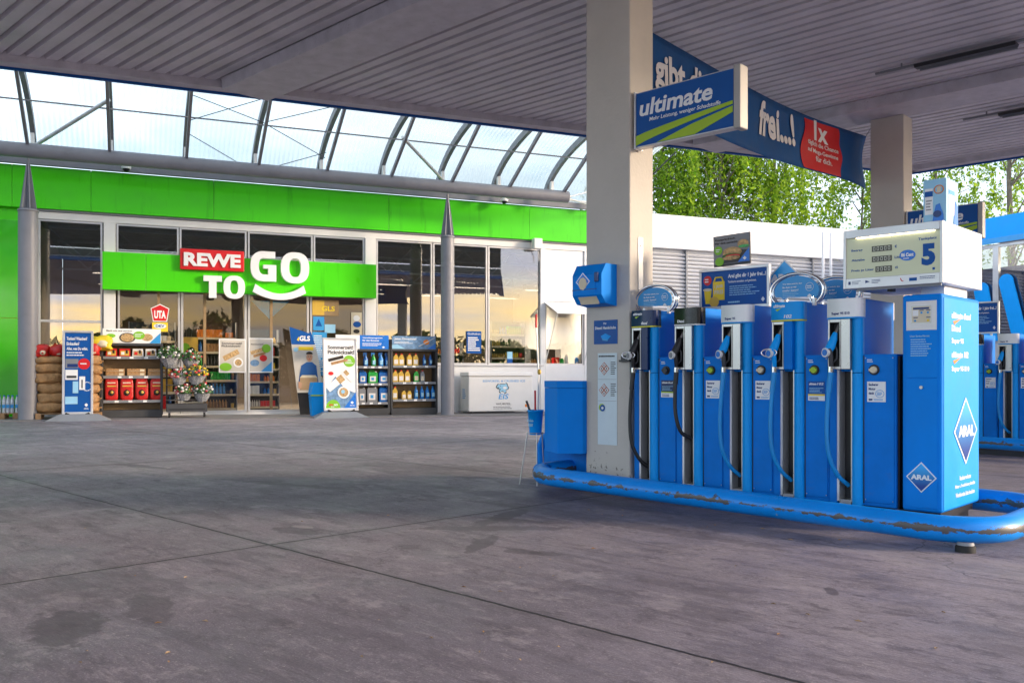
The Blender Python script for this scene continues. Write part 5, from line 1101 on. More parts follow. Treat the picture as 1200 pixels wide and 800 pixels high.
# ================================================================== PUMP ISLANDS
ISL = .08
def rounded_rect(x0, x1, y0, y1, r, n=8):
    pts = []
    for cx, cy, a0 in ((x1-r, y0+r, -90), (x1-r, y1-r, 0), (x0+r, y1-r, 90), (x0+r, y0+r, 180)):
        for i in range(n+1): a = R(a0+90*i/n); pts.append((cx+r*math.cos(a), cy+r*math.sin(a)))
    return pts
def island(oy, lab):
    r_ = root('bumper_rail', lab, 'bumper rail', I, 0, oy, 0, group='pipe rails round the islands')
    zc = lambda x, y: (.077-.0115*(x+0)) if True else 0
    rc = rounded_rect(-3.72, .50, -.56, 1.02, .42)
    path = []
    for a, b in zip(rc, rc[1:]+rc[:1]):
        k = max(1, int((Vector(b)-Vector(a)).length/.25)); path += [tuple(Vector(a).lerp(Vector(b), i/k)) for i in range(k)]
    sk = lambda x, y: (x, y-(.05 if y < 0 else 0)*(x+3.7)/4+.10*(y < -.3)*max(0, min(1, (-x)/3.7)), 0)
    P = [(x, sk(x, y)[1], zc(x, y)) for x, y in path]
    q = MB(); q.path(P, .087, 'bumper_blue', 22, closed=True); o = q.build('pipe', r_)
    for px_, py_ in ((-.11, -.58), (.50, .3), (-3.0, -.47), (-1.5, -.52)):
        q = MB(); pts = [(px_+.008, py_, zc(px_, 0)), (px_-.008, py_, zc(px_, 0))] if abs(px_-.5) > .01 else [(px_, py_-.008, zc(px_, 0)), (px_, py_+.008, zc(px_, 0))]
        q.path(pts, .0885, 'blue_dark', 22); q.build('pipe_joint', r_) if px_ in (-.11,) else None
    for fx, fy in ((.33, -.57), (-2.6, 1.0)):
        gz_ = gw(I.w(fx, fy+oy)); q = MB(); q.lathe((fx, fy, gz_), [(.062, 0), (.062, .035), (.052, .045)], 'rubber', 16); q.lathe((fx, fy, gz_), [(.055, .046), (.05, .065)], 'grey', 16); q.build('foot', r_)
    q = MB(); q.box(-3.40, -.06, .02, .80, -.14, ISL-.003, 'dark_grey'); place(tag(q.build('island_base', bevel=.01), lab.split(' pipe')[0]+' concrete base slab under the pumps', 'island base', 'island bases'), I, 0, oy, 0)
    return r_
island(0, 'near blue pipe rail with scraped black patches round the near pump island')
island(7.70, 'far blue pipe rail round the second pump island at the right edge')

def curve_pts(ctrl, n=24):
    out_ = []; c = [Vector(p) for p in ctrl]; c = [c[0]*2-c[1]]+c+[c[-1]*2-c[-2]]
    for i in range(1, len(c)-2):
        for j in range(n//(len(c)-3)+1):
            t_ = j/(n//(len(c)-3)+1); p0, p1, p2, p3 = c[i-1:i+3]
            out_.append(.5*((2*p1)+(-p0+p2)*t_+(2*p0-5*p1+4*p2-p3)*t_*t_+(-p0+3*p1-3*p2+p3)*t_**3))
    return out_+[c[-2]]
def pump(x, oy, kind, lab, grp, pw=.47, capcol='lime', group_hose=0):
    hd = {'ultimate diesel': 'navy', 'Diesel': 'black_gloss', 'Super 95': 'header_white', 'ultimate 102': 'blue_bright', 'Super 95 E10': 'header_white'}[kind]
    blk = 'diesel' in kind.lower(); nb = 'black' if blk else 'blue_bright'
    r_ = root('fuel_pump', lab, 'fuel pump', I, x, oy, ISL, group=grp)
    B = lambda: MB()
    # lower cabinet with its recessed panel
    a_ = B(); a_.box(.0, .062, .004, .70, 0, 1.03, 'blue_lower'); a_.box(.185, pw-.012, .03, .72, 0, 1.165, 'blue_lower'); a_.box(.0, .185, .16, .70, 0, 1.03, 'blue_lower'); a_.build('cabinet', r_, .004)
    a_ = B(); a_.box(.268, pw-.025, .022, .0285, .03, 1.15, 'blue_lower'); a_.build('front_panel', r_, .003)
    a_ = B(); a_.box(pw-.0118, pw-.0005, .06, .70, 0, 1.15, 'black'); a_.box(.2585, .2675, .0245, .0292, .02, 1.155, 'black'); a_.build('panel_gap', r_)
    a_ = B()
    for bx_, bz_ in ((.278, .05), (pw-.035, .05), (.278, 1.135), (pw-.035, 1.135)): a_.lathe((bx_, .0205, bz_), [(.004, -.004), (.004, .004)], 'steel', 6)
    a_.build('screws', r_)
    # tall head
    a_ = B(); a_.box(.0, .252, .035, .66, 1.032, 1.598, 'blue'); a_.build('head', r_, .006)
    # rounded column at the right of the nozzle bay
    def column(z0, z1):
        pts = [(.187, .05), (.187, -.012)]+[(.222+.036*math.cos(R(a)), .022+.036*math.sin(R(a))) for a in range(-90, 1, 15)]+[(.258, .05)]
        c_ = B(); c_.prism(pts, z0, z1, 'blue_bright', 'xy', True); return c_
    column(.0, 1.020).build('column', r_); column(1.026, 1.45).build('column', r_)
    # header
    z0, z1 = 1.455, 1.60
    pts = [(.0, .06), (.0, -.04), (.19, -.04)]+[(.215+.045*math.cos(R(a)), .005+.045*math.sin(R(a))) for a in range(-90, 1, 15)]+[(.262, .06)]
    a_ = B(); a_.prism(pts, z0, z1, hd, 'xy', True); a_.prism([(p[0]*1.003, p[1]) for p in pts], z0-.012, z0-.001, 'yellow_green' if 'ultimate' in kind else ('white' if blk else 'blue_bright'), 'xy'); hdr = a_.build('header', r_)
    a_ = B(); ink = 'letter_white' if hd != 'header_white' else 'blue_dark'
    if 'ultimate' in kind: a_.text('ultimate', .02, .12, z1-.045, z1-.018, -.0405, ink, bold=.03, italic=.2); a_.prism([(.035, z1-.062), (.09, z1-.05), (.055, z1-.075)], -.0425, -.0405, 'lime'); a_.text(kind.split()[1], .11, .18, z0+.012, z0+.040, -.0405, ink, bold=.03, italic=.2)
    else: a_.text(kind, .035, {'Diesel': .105, 'Super 95': .135}.get(kind, .18), z0+.014, z0+.040, -.0405, ink, bold=.03)
    a_.build('lettering', hdr)
    a_ = B(); a_.box(.02, .24, .662, .70, 1.455, 1.60, 'white'); a_.build('rear_header', r_)
    # nozzle bay: metal surround, dark opening
    a_ = B(); a_.box(.008, .022, -.045, .12, 1.05, 1.44, 'steel'); a_.box(.112, .185, -.045, .12, 1.05, 1.44, 'steel' if not kind.startswith('ultimate') else ('navy' if blk else 'blue_lower')); a_.box(.0225, .1115, -.044, .12, 1.415, 1.44, 'steel'); a_.box(.0225, .1115, -.044, .12, 1.05, 1.072, 'steel')
    a_.box(.104, .1118, -.052, .0, 1.07, 1.42, 'steel'); a_.build('nozzle_bay', r_, .003)
    a_ = B(); a_.box(.0225, .1035, .026, .034, 1.073, 1.414, 'black'); a_.box(.0225, .0245, -.04, .026, 1.073, 1.414, 'black'); a_.build('bay_lining', r_)
    # hose channel
    a_ = B(); a_.box(.064, .082, -.004, .15, .02, 1.045, 'aluminium'); a_.box(.174, .184, -.004, .15, .02, 1.045, 'steel'); a_.box(.0825, .1735, .0, .16, .0, .035, 'steel'); a_.build('hose_channel', r_)
    a_ = B(); a_.box(.083, .173, .10, .155, .036, 1.045, 'black'); a_.build('channel_lining', r_)
    # nozzle
    nz = B()
    nz.path([(.055, -.05, 1.27), (.066, -.02, 1.345), (.078, .02, 1.408)], [.015, .014, .012], 'steel', 10)
    nz.build('spout', r_)
    a_ = B(); a_.path([(.024, -.085, 1.185), (.040, -.070, 1.225), (.055, -.050, 1.285), (.062, -.032, 1.335)], [.030, .036, .030, .018], nb, 12)
    a_.path([(.035, -.09, 1.21), (.05, -.085, 1.14), (.045, -.07, 1.07)], [.024, .019, .017], nb if not kind == 'Super 95' and not kind == 'Super 95 E10' else 'dark_grey', 12)
    a_.path([(.062, -.05, 1.24), (.088, -.06, 1.20), (.086, -.06, 1.13), (.055, -.065, 1.10)], .007, 'dark_grey', 6)
    gun = a_.build('nozzle', r_)
    a_ = B(); a_.T = TR(.016, -.108, 1.18) @ Matrix.Rotation(R(-22), 4, 'Z') @ Matrix.Rotation(R(90), 4, 'X'); a_.lathe((0, 0, -.02), [(.033, 0), (.036, .006), (.036, .026)], 'white', 20); a_.lathe((0, 0, .007), [(.025, 0), (.025, .004)], 'blue_logo' if not blk else 'grey', 16); a_.text('', 0, 1, 0, 1, 0) if 0 else None; a_.build('end_cap', gun)
    if 'ultimate' in kind:
        a_ = B(); a_.path([(.016+.058*math.cos(R(q)), -.110+.02*math.cos(R(q)), 1.185+.032*math.sin(R(q))) for q in range(0, 360, 24)], .006, 'chrome', 6, closed=True); a_.build('ring_guard', gun)
    hz = .065
    a_ = B(); a_.lathe((.042, -.068, 1.025), [(.022, 0), (.022, .045)], 'chrome', 14); a_.build('swivel', gun)
    hc = 'hose_black' if blk else 'hose_blue'
    c_ = curve_pts([(.042, -.068, 1.03), (.026, -.085, .80), (.022, -.095, .55), (.040, -.085, .36), (.085, -.03, .22), (.135, .05, .14 if not kind == 'Diesel' else .2)], 30)
    if kind == 'Diesel': c_ = curve_pts([(.042, -.068, 1.03), (.046, -.095, .85), (.058, -.105, .66), (.09, -.07, .50), (.15, .03, .43)], 30)
    a_ = B(); a_.path(c_, .0175, hc, 10); a_.path(c_[:6], .022, hc, 10); a_.build('hose', r_)
    # tank vapour / filler cap and stickers on the panel
    cx = .345; a_ = B(); a_.T = TR(cx, .0215, 1.045) @ Matrix.Rotation(R(90), 4, 'X'); a_.lathe((0, 0, 0), [(.040, 0), (.040, .008), (.034, .009)], 'black', 22); a_.lathe((0, 0, 0), [(.027, .009), (.024, .03)], capcol, 16); a_.box(-.03, .03, -.009, .009, .02, .034, capcol); a_.build('filler_cap', r_)
    a_ = B(); a_.lines(.29, .345, 1.10, 1.13, 2, .0215, seed=3); a_.build('small_print', r_)
    s0, s1, t0, t1 = .292, .432, .80, .955
    if 'ultimate' in kind:
        a_ = B(); a_.box(s0, s1, .018, .0215, t0, t1, 'navy' if blk else 'blue_sign'); a_.box(s0, s1, .0165, .0178, t0+.040, t0+.052, 'lime' if blk else 'yellow'); a_.box(s0, s1, .0165, .0178, t0, t0+.0395, 'white_print'); st_ = a_.build('sticker', r_)
        a_ = B(); a_.text('ultimate', s0+.01, s0+.07, t1-.03, t1-.012, .0178, bold=.03, italic=.2); a_.text(kind.split()[1], s0+.075, s1-.012, t1-.03, t1-.012, .0178, bold=.02, italic=.2); a_.lines(s0+.01, s1-.01, t0+.06, t1-.05, 4, .0178, 'blue_pale', .35, seed=2); a_.lines(s0+.012, s1-.02, t0+.006, t0+.030, 2, .0162, 'blue_dark', .5, seed=4); a_.build('lettering', st_)
    else:
        a_ = B(); a_.box(s0, s1, .018, .0215, t0, t1, 'white_print'); st_ = a_.build('sticker', r_)
        a_ = B()
        for i, s_ in enumerate(('Sauberer', 'Motor', 'dank')): a_.text(s_, s0+.012, s0+.012+(.074, .052, .042)[i], t1-.032-.033*i, t1-.013-.033*i, .0178, 'blue_dark', bold=.035)
        ox, oz = s0+.096, t0+.062
        a_.path([(ox+.032*math.cos(R(q)), .0172, oz+.028*math.sin(R(q))) for q in range(0, 360, 20)], .0018, 'sky_blue', 4, closed=True); a_.lines(ox-.022, ox+.024, oz-.015, oz+.014, 3, .0178, 'sky_blue', .5, seed=5)
        a_.box(s0+.012, s0+.04, .0170, .0178, t0+.010, t0+.024, 'blue_dark'); a_.lines(s0+.05, s1-.012, t0+.010, t0+.024, 2, .0178, 'sky_blue', .5, seed=6); a_.build('lettering', st_)
    return r_
XS = (-2.736, -2.265, -1.787, -1.32, -.843); KS = ('ultimate diesel', 'Diesel', 'Super 95', 'ultimate 102', 'Super 95 E10'); CAPS = ('black', 'lime', 'cream', 'lime', 'cream')
G1 = 'fuel pumps on the near island'; G2 = 'fuel pumps on the far island'
LB = ('blue fuel pump with navy header reading ultimate diesel beside the near pillar', 'blue fuel pump with black header reading Diesel and a black hose', 'blue fuel pump with white header reading Super 95 in the middle of the near row', 'blue fuel pump with blue header reading ultimate 102 under the round topper', 'blue fuel pump with white header reading Super 95 E10 beside the payment tower')
for i in range(5): pump(XS[i], 0, KS[i], LB[i], G1, pw=(XS[i+1]-XS[i]) if i < 4 else .52, capcol=CAPS[i])
pump(XS[2]+.07, 7.70, KS[2], 'far blue fuel pump with white header just right of the payment tower', G2, pw=.47, capcol='cream')
pump(XS[3]+.07, 7.70, KS[3], 'far blue fuel pump with blue header cut by the right picture edge', G2, pw=.47, capcol='lime')
pump(XS[1]+.07, 7.70, KS[1], 'far blue fuel pump almost hidden behind the payment tower', G2, pw=.47, capcol='lime')

# round toppers with chromed hoop
def topper(x, y, oy, lab, s_=1.0, z=1.68, w_=.45, h=.225):
    r_ = root('pump_topper', lab, 'pump topper', I, x, oy+y, z, group='round signs on top of the pumps')
    cx = w_/2; ax_, az = w_/2-.035, h*.60
    pts = [(cx+ax_*math.cos(R(a)), h*.42+az*.92*math.sin(R(a))) for a in range(-26, 207, 9)]
    a_ = MB(); a_.prism([(p[0], max(.02, p[1])) for p in pts], 0, .012, 'sky_blue'); a_.build('plate', r_)
    a_ = MB(); a_.path([(cx+(w_/2)*math.cos(R(a)), .006, h*.42+az*1.08*math.sin(R(a))) for a in range(-42, 223, 8)], .013, 'chrome', 10)
    a_.path([(cx+(w_/2)*math.cos(R(a)), .05, h*.42+az*1.08*math.sin(R(a))) for a in range(-42, 223, 8)], .010, 'chrome', 8); a_.build('hoop', r_)
    a_ = MB(); 
    for i, s2 in enumerate(('Wer hätte gedacht, dass', 'Ihr Auto so viel', 'mehr kann?')): a_.text(s2, cx-.12, cx-.12+(.17, .12, .14)[i], h*.66-.026*i, h*.66+.015-.026*i, -.001, bold=.02)
    a_.lines(cx-.12, cx+.06, h*.16, h*.42, 4, -.001, 'blue_pale', .3, seed=3); a_.path([(cx+.115+.034*math.cos(R(q)), -.001, h*.55+.034*math.sin(R(q))) for q in range(0, 360, 24)], .002, 'letter_white', 4, closed=True); a_.lines(cx+.09, cx+.14, h*.48, h*.62, 2, -.001, seed=5)
    a_.prism([(cx+.115, h*.30), (cx+.135, h*.22), (cx+.115, h*.14), (cx+.095, h*.22)], -.003, -.001, 'letter_white'); a_.build('print', r_)
    for px_ in (cx-.12, cx+.15): a_ = MB(); a_.box(px_-.012, px_+.012, -.0, .03, -.03, .03, 'aluminium'); a_.build('bracket', r_)
topper(-2.80, .10, 0, 'round blue topper with chrome hoop on the pump beside the near pillar')
topper(-1.40, .10, 0, 'round blue topper with chrome hoop directly above the ultimate 102 header', w_=.46)
topper(-1.28, .58, 0, 'round blue topper facing from the rear side, left of the Super 95 E10 header', w_=.44)
topper(XS[3]-.02, .10, 7.70, 'round blue topper on the far pump at the right edge')
# poster frames on the rear side
def poster_frame(x, y, z, w_, h, lab, diamond=True):
    r_ = root('billboard', lab, 'poster frame', I, x, y, z, group='free-year poster frames over the pumps')
    a_ = MB(); a_.frame(0, w_, 0, h, -.012, .03, .025, 'aluminium'); a_.build('frame', r_, .003)
    a_ = MB(); a_.box(.025, w_-.025, .0, .02, .025, h-.025, 'blue_sign'); a_.build('poster', r_)
    p = MB(); p.T = TR(0, -.001, 0); p.text('Aral gibt dir 1 Jahr frei...!', w_*.42, w_*.95, h*.72, h*.84, 0, bold=.03); p.text('Tankkarte anmelden und gewinnen.', w_*.42, w_*.82, h*.61, h*.68, 0, bold=.01)
    p.lines(w_*.44, w_*.92, h*.30, h*.56, 5, 0, 'blue_pale', .35, seed=3); p.lines(w_*.42, w_*.66, h*.12, h*.18, 1, 0, 'blue_pale', .6, seed=4)
    p.ell(w_*.12, h*.72, w_*.06, h*.12, -.002, 0, 'red'); p.lines(w_*.08, w_*.155, h*.66, h*.78, 2, -.002, seed=4)
    p.box(w_*.20, w_*.37, -.002, 0, h*.22, h*.68, 'yellow'); p.path([(w_*.22, -.002, h*.68), (w_*.24, -.002, h*.78), (w_*.33, -.002, h*.78), (w_*.35, -.002, h*.68)], .008, 'yellow', 6); p.text('1 JAHR', w_*.22, w_*.35, h*.50, h*.60, -.002, 'cream', bold=.04); p.text('FREI', w_*.22, w_*.35, h*.37, h*.47, -.002, 'cream', bold=.04)
    p.prism([(w_*.07, h*.48), (w_*.18, h*.48), (w_*.16, h*.14), (w_*.09, h*.14)], -.003, -.0005, 'yellow'); p.ell(w_*.12, h*.49, w_*.065, h*.035, -.005, -.0032, 'cream'); p.ell(w_*.22, h*.18, w_*.07, h*.13, -.004, -.0022, 'oil_yellow')
    p.prism([(w_*.91, h*.24), (w_*.935, h*.18), (w_*.91, h*.12), (w_*.885, h*.18)], -.002, 0, 'letter_white'); p.build('print', r_)
    for q in (w_*.15, w_*.85): a_ = MB(); a_.box(q-.015, q+.015, .0, .02, -.18, -.001, 'aluminium'); a_.build('post', r_)
    return r_
YP = .66
xa, za = I.at(820, 318, YP); xb, zb = I.at(902, 356, YP)
poster_frame(xa, YP, zb-.02, xb-xa, za-zb+.03, 'wide blue poster frame above the middle near pumps under the sandwich poster')
xa2, za2 = I.at(837, 279, YP+.01); xb2, _ = I.at(880, 279, YP+.01); zb2 = za+.015
r_ = root('sandwich_poster', 'small tilted poster of sandwiches standing on the wide blue poster frame', 'poster', I, xa2, YP+.005, zb2+.01, 0); w_ = xb2-xa2; h = za2-zb2
Tt = Matrix.Rotation(R(-1.5), 4, 'Y')
a_ = MB(); a_.T = Tt; a_.box(0, w_, 0, .012, 0, h, 'dark_grey'); a_.box(.004, w_-.004, -.003, -.0005, .02, h-.004, 'grey'); a_.build('board', r_)
p = MB(); p.T = Tt @ TR(0, -.004, 0); p.text('Knusprig-frisch.', w_*.06, w_*.62, h*.82, h*.90, 0, 'hair', bold=.02); p.text('Für dich gemacht.', w_*.06, w_*.68, h*.70, h*.78, 0, 'hair', bold=.02)
p.prism([(w_*.25, .025), (w_-.01, .025), (w_-.01, h*.45), (w_*.5, h*.5)], -.001, 0, 'dark_grey'); p.ell(w_*.52, h*.42, w_*.26, h*.17, -.004, -.0015, 'food_print'); p.ell(w_*.50, h*.31, w_*.25, h*.08, -.006, -.0045, 'leaf'); p.ell(w_*.54, h*.30, w_*.20, h*.05, -.008, -.0065, 'red'); p.ell(w_*.50, h*.24, w_*.24, h*.07, -.010, -.0085, 'food_print'); p.ell(w_*.82, h*.65, w_*.15, h*.14, -.004, -.0015, 'food_print'); p.ell(w_*.84, h*.57, w_*.14, h*.05, -.006, -.0045, 'bottle_green')
p.ell(w_*.14, h*.52, w_*.11, h*.14, -.004, -.0015, 'green_print'); p.ell(w_*.17, h*.16, w_*.12, h*.14, -.004, -.0015, 'green_print'); p.lines(w_*.08, w_*.2, h*.46, h*.58, 2, -.004, seed=2); p.prism([(w_*.68, .022), (w_-.005, .022), (w_-.005, h*.5)], -.012, -.0105, 'blue_logo'); p.prism([(w_*.87, h*.24), (w_*.92, h*.18), (w_*.87, h*.12), (w_*.82, h*.18)], -.014, -.0125, 'letter_white'); p.build('print', r_)
xa3, za3 = I.at(1128, 345, 8.30); xb3, zb3 = I.at(1171, 391, 8.30)
poster_frame(xa3-.25, 8.30, I.at(1150, 391, 8.30)[1], xb3-xa3+.25, .50, 'dark blue poster frame on the far island right of the payment tower')
# diamond sign behind
def diamond(mb, cx, cz, a_, b_, y, name=True, bold=.05):
    big = bold == .07
    mb.prism([(cx, cz+b_), (cx+a_, cz), (cx, cz-b_), (cx-a_, cz)], y-.004, y, 'letter_white')
    mb.prism([(cx, cz+b_*.90), (cx+a_*.90, cz), (cx, cz-b_*.90), (cx-a_*.90, cz)], y-.007, y-.0045, 'aral')
    if not big: mb.text('ARAL', cx-a_*.68, cx+a_*.68, cz-b_*.17, cz+b_*.17, y-.0075, bold=bold)
# logo paint: light at the top, deep blue at the bottom (printed that way)
m = mat('aral', (.01, .2, .6), .3, var=0); t = m.node_tree; tx = t.nodes.new('ShaderNodeTexCoord'); sp = t.nodes.new('ShaderNodeSeparateXYZ'); t.links.new(tx.outputs['Generated'], sp.inputs[0]); c_ = t.nodes.new('ShaderNodeValToRGB'); c_.color_ramp.elements[0].position = .2; c_.color_ramp.elements[0].color = (.004, .045, .28, 1); c_.color_ramp.elements[1].position = .85; c_.color_ramp.elements[1].color = (.03, .42, .90, 1); t.links.new(sp.outputs['Z'], c_.inputs[0]); t.links.new(c_.outputs[0], t.nodes['Principled BSDF'].inputs['Base Color'])
xa, za = I.at(911, 304, .78); q = MB(); diamond(q, 0, 0, .20, .20, 0, bold=.07); q.text('ARAL', -.135, .135, -.01, .065, -.012, bold=.07); q.box(-.02, .02, 0, .03, -.6, 0, 'aluminium'); place(tag(q.build('diamond_sign'), 'blue ARAL diamond sign half hidden behind the wide poster frame', 'sign'), I, xa+.06, .80, za-.20)

# payment tower
tw = root('payment_tower', 'bright blue payment tower with white keypad and two ARAL diamonds', 'payment tower', I, -.283, 0, ISL)
TW = .283; TD = .86; THH = 1.60
a_ = MB(); a_.box(0, TW, .0, TD, .0, THH, 'blue'); a_.build('housing', tw, .022, 4)
a_ = MB(); a_.box(.03, TW-.03, -.006, -.0005, .03, .98, 'blue'); a_.build('lower_door', tw, .003)
a_ = MB(); a_.box(.03, TW-.03, -.006, -.0005, .986, THH-.03, 'blue'); a_.build('upper_door', tw, .003)
a_ = MB(); a_.box(TW+.0005, TW+.004, .03, TD-.03, .02, THH-.03, 'blue_bright'); a_.build('side_panel', tw, .002)
a_ = MB(); a_.box(.034, TW-.034, -.011, -.0065, 1.335, 1.55, 'white'); kp = a_.build('keypad_plate', tw, .004)
a_ = MB(); a_.frame(.07, TW-.07, 1.385, 1.515, -.014, -.0113, .005, 'steel'); a_.box(.077, TW-.077, -.0135, -.0113, 1.392, 1.508, 'cream'); a_.box(.082, .122, -.017, -.0137, 1.44, 1.482, 'letter_white'); a_.box(.085, TW-.085, -.0155, -.0137, 1.488, 1.502, 'blue_dark')
for (kx, kz, c_) in ((.145, 1.463, 'sky_blue'), (.19, 1.463, 'sky_blue'), (.10, 1.405, 'sky_blue'), (.19, 1.405, 'yellow')): a_.ell(kx, kz, .008, .008, -.017, -.0137, c_, 10)
for (kx, kz) in ((.13, 1.478), (.178, 1.478), (.088, 1.425), (.178, 1.425)): a_.box(kx, kx+.03, -.0155, -.0137, kz, kz+.006, 'blue_dark')
a_.build('keypad', kp)
a_ = MB(); a_.text('Unser Service-Hinweis:', .06, .20, 1.285, 1.30, -.0065, 'blue_pale', bold=.02); a_.lines(.065, TW-.06, 1.14, 1.275, 8, -.0065, 'blue_pale', .4, seed=21); a_.build('small_print', tw)
a_ = MB(); a_.T = TR(TW/2, -.006, .915) @ Matrix.Rotation(R(90), 4, 'X'); a_.lathe((0, 0, 0), [(.013, 0), (.012, .012)], 'steel', 12); a_.build('lock', tw)
a_ = MB(); diamond(a_, TW*.50, .255, .108, .112, -.0065); a_.build('front_diamond', tw)
a_ = MB(); a_.T = TR(TW+.0045, 0, 0) @ RZ(R(90)); diamond(a_, .50, .58, .27, .255, -.001); a_.build('side_diamond', tw)
def tz(py, px=1128): return I.aty(px, py, 0)[1]-ISL
a_ = MB(); a_.T = TR(TW+.0045, 0, 0) @ RZ(R(90))
for s_, py, w_ in (('ultimate diesel', 371, .44), ('Diesel', 386, .20), ('Super 95', 401, .27), ('ultimate 102', 416, .38), ('Super 95 E10', 433, .40)):
    z_ = tz(py); a_.text(s_, .19, .19+w_, z_-.022, z_+.026, 0, bold=.035, italic=.15 if 'ult' in s_ else 0)
    if 'ult' in s_: a_.prism([(.22, z_-.045), (.40, z_-.02), (.25, z_-.07)], -.0015, 0, 'orange')
for i, (s_, w_) in enumerate((('Rauchen verboten', .26), ('Motor u. Fremdheizung abstellen', .46), ('Warnhinweise bitte beachten', .44))): z_ = .225-.062*i; a_.text(s_, .50-w_/2, .50+w_/2, z_-.014, z_+.020, 0, bold=.02)
a_.build('side_lettering', tw)
a_ = MB(); a_.box(.01, TW-.02, .03, TD-.1, -.045, -.001, 'black'); a_.build('plinth', tw)

# price display on top
pd = root('price_display', 'white lit price display box reading Tankplatz 5 on top of the payment tower', 'price display', I, -.715, -.04, 1.75); DW, DD, DH = .735, .90, .45
a_ = MB(); a_.box(.0, DW, .03, DD, 0.004, DH, 'white_panel'); a_.build('case', pd, .008)
a_ = MB(); a_.box(0, .022, 0, .028, .0, DH, 'aluminium'); a_.box(DW-.022, DW, 0, .028, .0, DH, 'aluminium'); a_.box(.0225, DW-.0225, -.004, .028, DH-.062, DH, 'aluminium'); a_.box(.0225, DW-.0225, -.002, .028, .0, .078, 'aluminium'); a_.build('front_frame', pd, .003)
a_ = MB(); a_.box(.0225, DW-.0225, .014, .026, .079, DH-.063, 'display_face'); df = a_.build('display_face', pd)
a_ = MB(); a_.box(.10, DW-.06, .006, .0125, DH-.0665, DH-.0635, 'lamp_glow'); a_.build('strip_light', pd)
FX = lambda f_: .0225+(DW-.045)*f_
a_ = MB(); ys_ = .0135
for s_, f_, zz, ww in (('Betrag', .055, .28, .125), ('Abgabe', .055, .205, .15), ('Preis je Liter', .055, .125, .25)): a_.text(s_, FX(f_), FX(f_+ww), zz, zz+.022, ys_, 'blue_sign', bold=.02)
for s_, f_, zz, ww, hh in (('€', .53, .285, .025, .022), ('Liter', .53, .205, .085, .02), ('ct', .535, .13, .03, .02)): a_.text(s_, FX(f_), FX(f_+ww), zz, zz+hh, ys_, 'blue_sign', bold=.02)
a_.text('Tankplatz', FX(.775), FX(.965), .318, .342, ys_, 'blue_sign', bold=.02); a_.text('5', FX(.81), FX(.95), .135, .295, ys_, 'blue_sign', bold=.06)
a_.box(FX(.92), FX(.945), .012, ys_, .10, .118, 'blue_sign')
a_.ell(FX(.665), .222, .058, .040, .0105, ys_, 'blue_logo'); a_.text('86 Cent', FX(.665)-.045, FX(.665)+.045, .212, .240, .010, bold=.05); a_.lines(FX(.665)-.03, FX(.665)+.03, .192, .206, 1, .010, seed=3); a_.build('lettering', df)
for (f0, f1, z0, nd_) in ((.285, .50, .270, 5), (.285, .50, .192, 5), (.325, .50, .115, 4)):
    a_ = MB(); a_.box(FX(f0), FX(f1), .008, .0135, z0, z0+.042, 'lcd'); o = a_.build('digit_window', df); a_ = MB(); wd = (FX(f1)-FX(f0)-.01)/nd_
    for i in range(nd_):
        x = FX(f0)+.005+wd*i+wd*.2; w2 = wd*.6; zb_, zt_ = z0+.007, z0+.035
        for bx in ((x, x+.0035, zb_, zt_), (x+w2-.0035, x+w2, zb_, zt_), (x+.004, x+w2-.004, zt_-.004, zt_), (x+.004, x+w2-.004, zb_, zb_+.004)): a_.box(bx[0], bx[1], .0065, .0078, bx[2], bx[3], 'segments')
    a_.build('digits', o)
a_ = MB(); a_.T = TR(0, -.0025, 0); a_.box(FX(.03), FX(.055), -.001, 0, .03, .055, 'blue_dark'); a_.lines(FX(.07), FX(.17), .028, .06, 3, 0, 'blue_dark', .35, seed=2); a_.prism([(FX(.22), .035), (FX(.27), .045), (FX(.22), .058)], -.001, 0, 'blue_dark'); a_.lines(FX(.29), FX(.4), .028, .06, 3, 0, 'blue_dark', .35, seed=5); a_.box(FX(.69), FX(.77), -.001, 0, .028, .052, 'blue_sign'); a_.lines(FX(.80), FX(.97), .035, .060, 2, 0, 'blue_dark', .4, seed=6); a_.path([(FX(.60), -.001, .055), (FX(.61), -.001, .035), (FX(.63), -.001, .030)], .003, 'red', 5); a_.build('instruction_strip', pd)
a_ = MB(); a_.T = TR(DW+.0005, 0, 0) @ RZ(R(90)); a_.box(.40, .68, -.001, 0, .30, .38, 'blue_pale'); a_.lines(.47, .66, .31, .37, 3, -.001, 'letter_white', .4, seed=4); a_.ell(.435, .34, .028, .03, -.002, -.001, 'letter_white'); a_.build('side_sticker', pd)
a_ = MB(); a_.box(.10, DW-.02, .02, .035, -.018, .003, 'grey'); a_.box(.3, .34, .1, .16, -.03, .003, 'dark_grey'); a_.build('underside_rail', pd)
a_ = MB(); a_.box(.50, DW-.06, .22, .74, -.075, .003, 'white'); a_.build('neck', pd, .01)

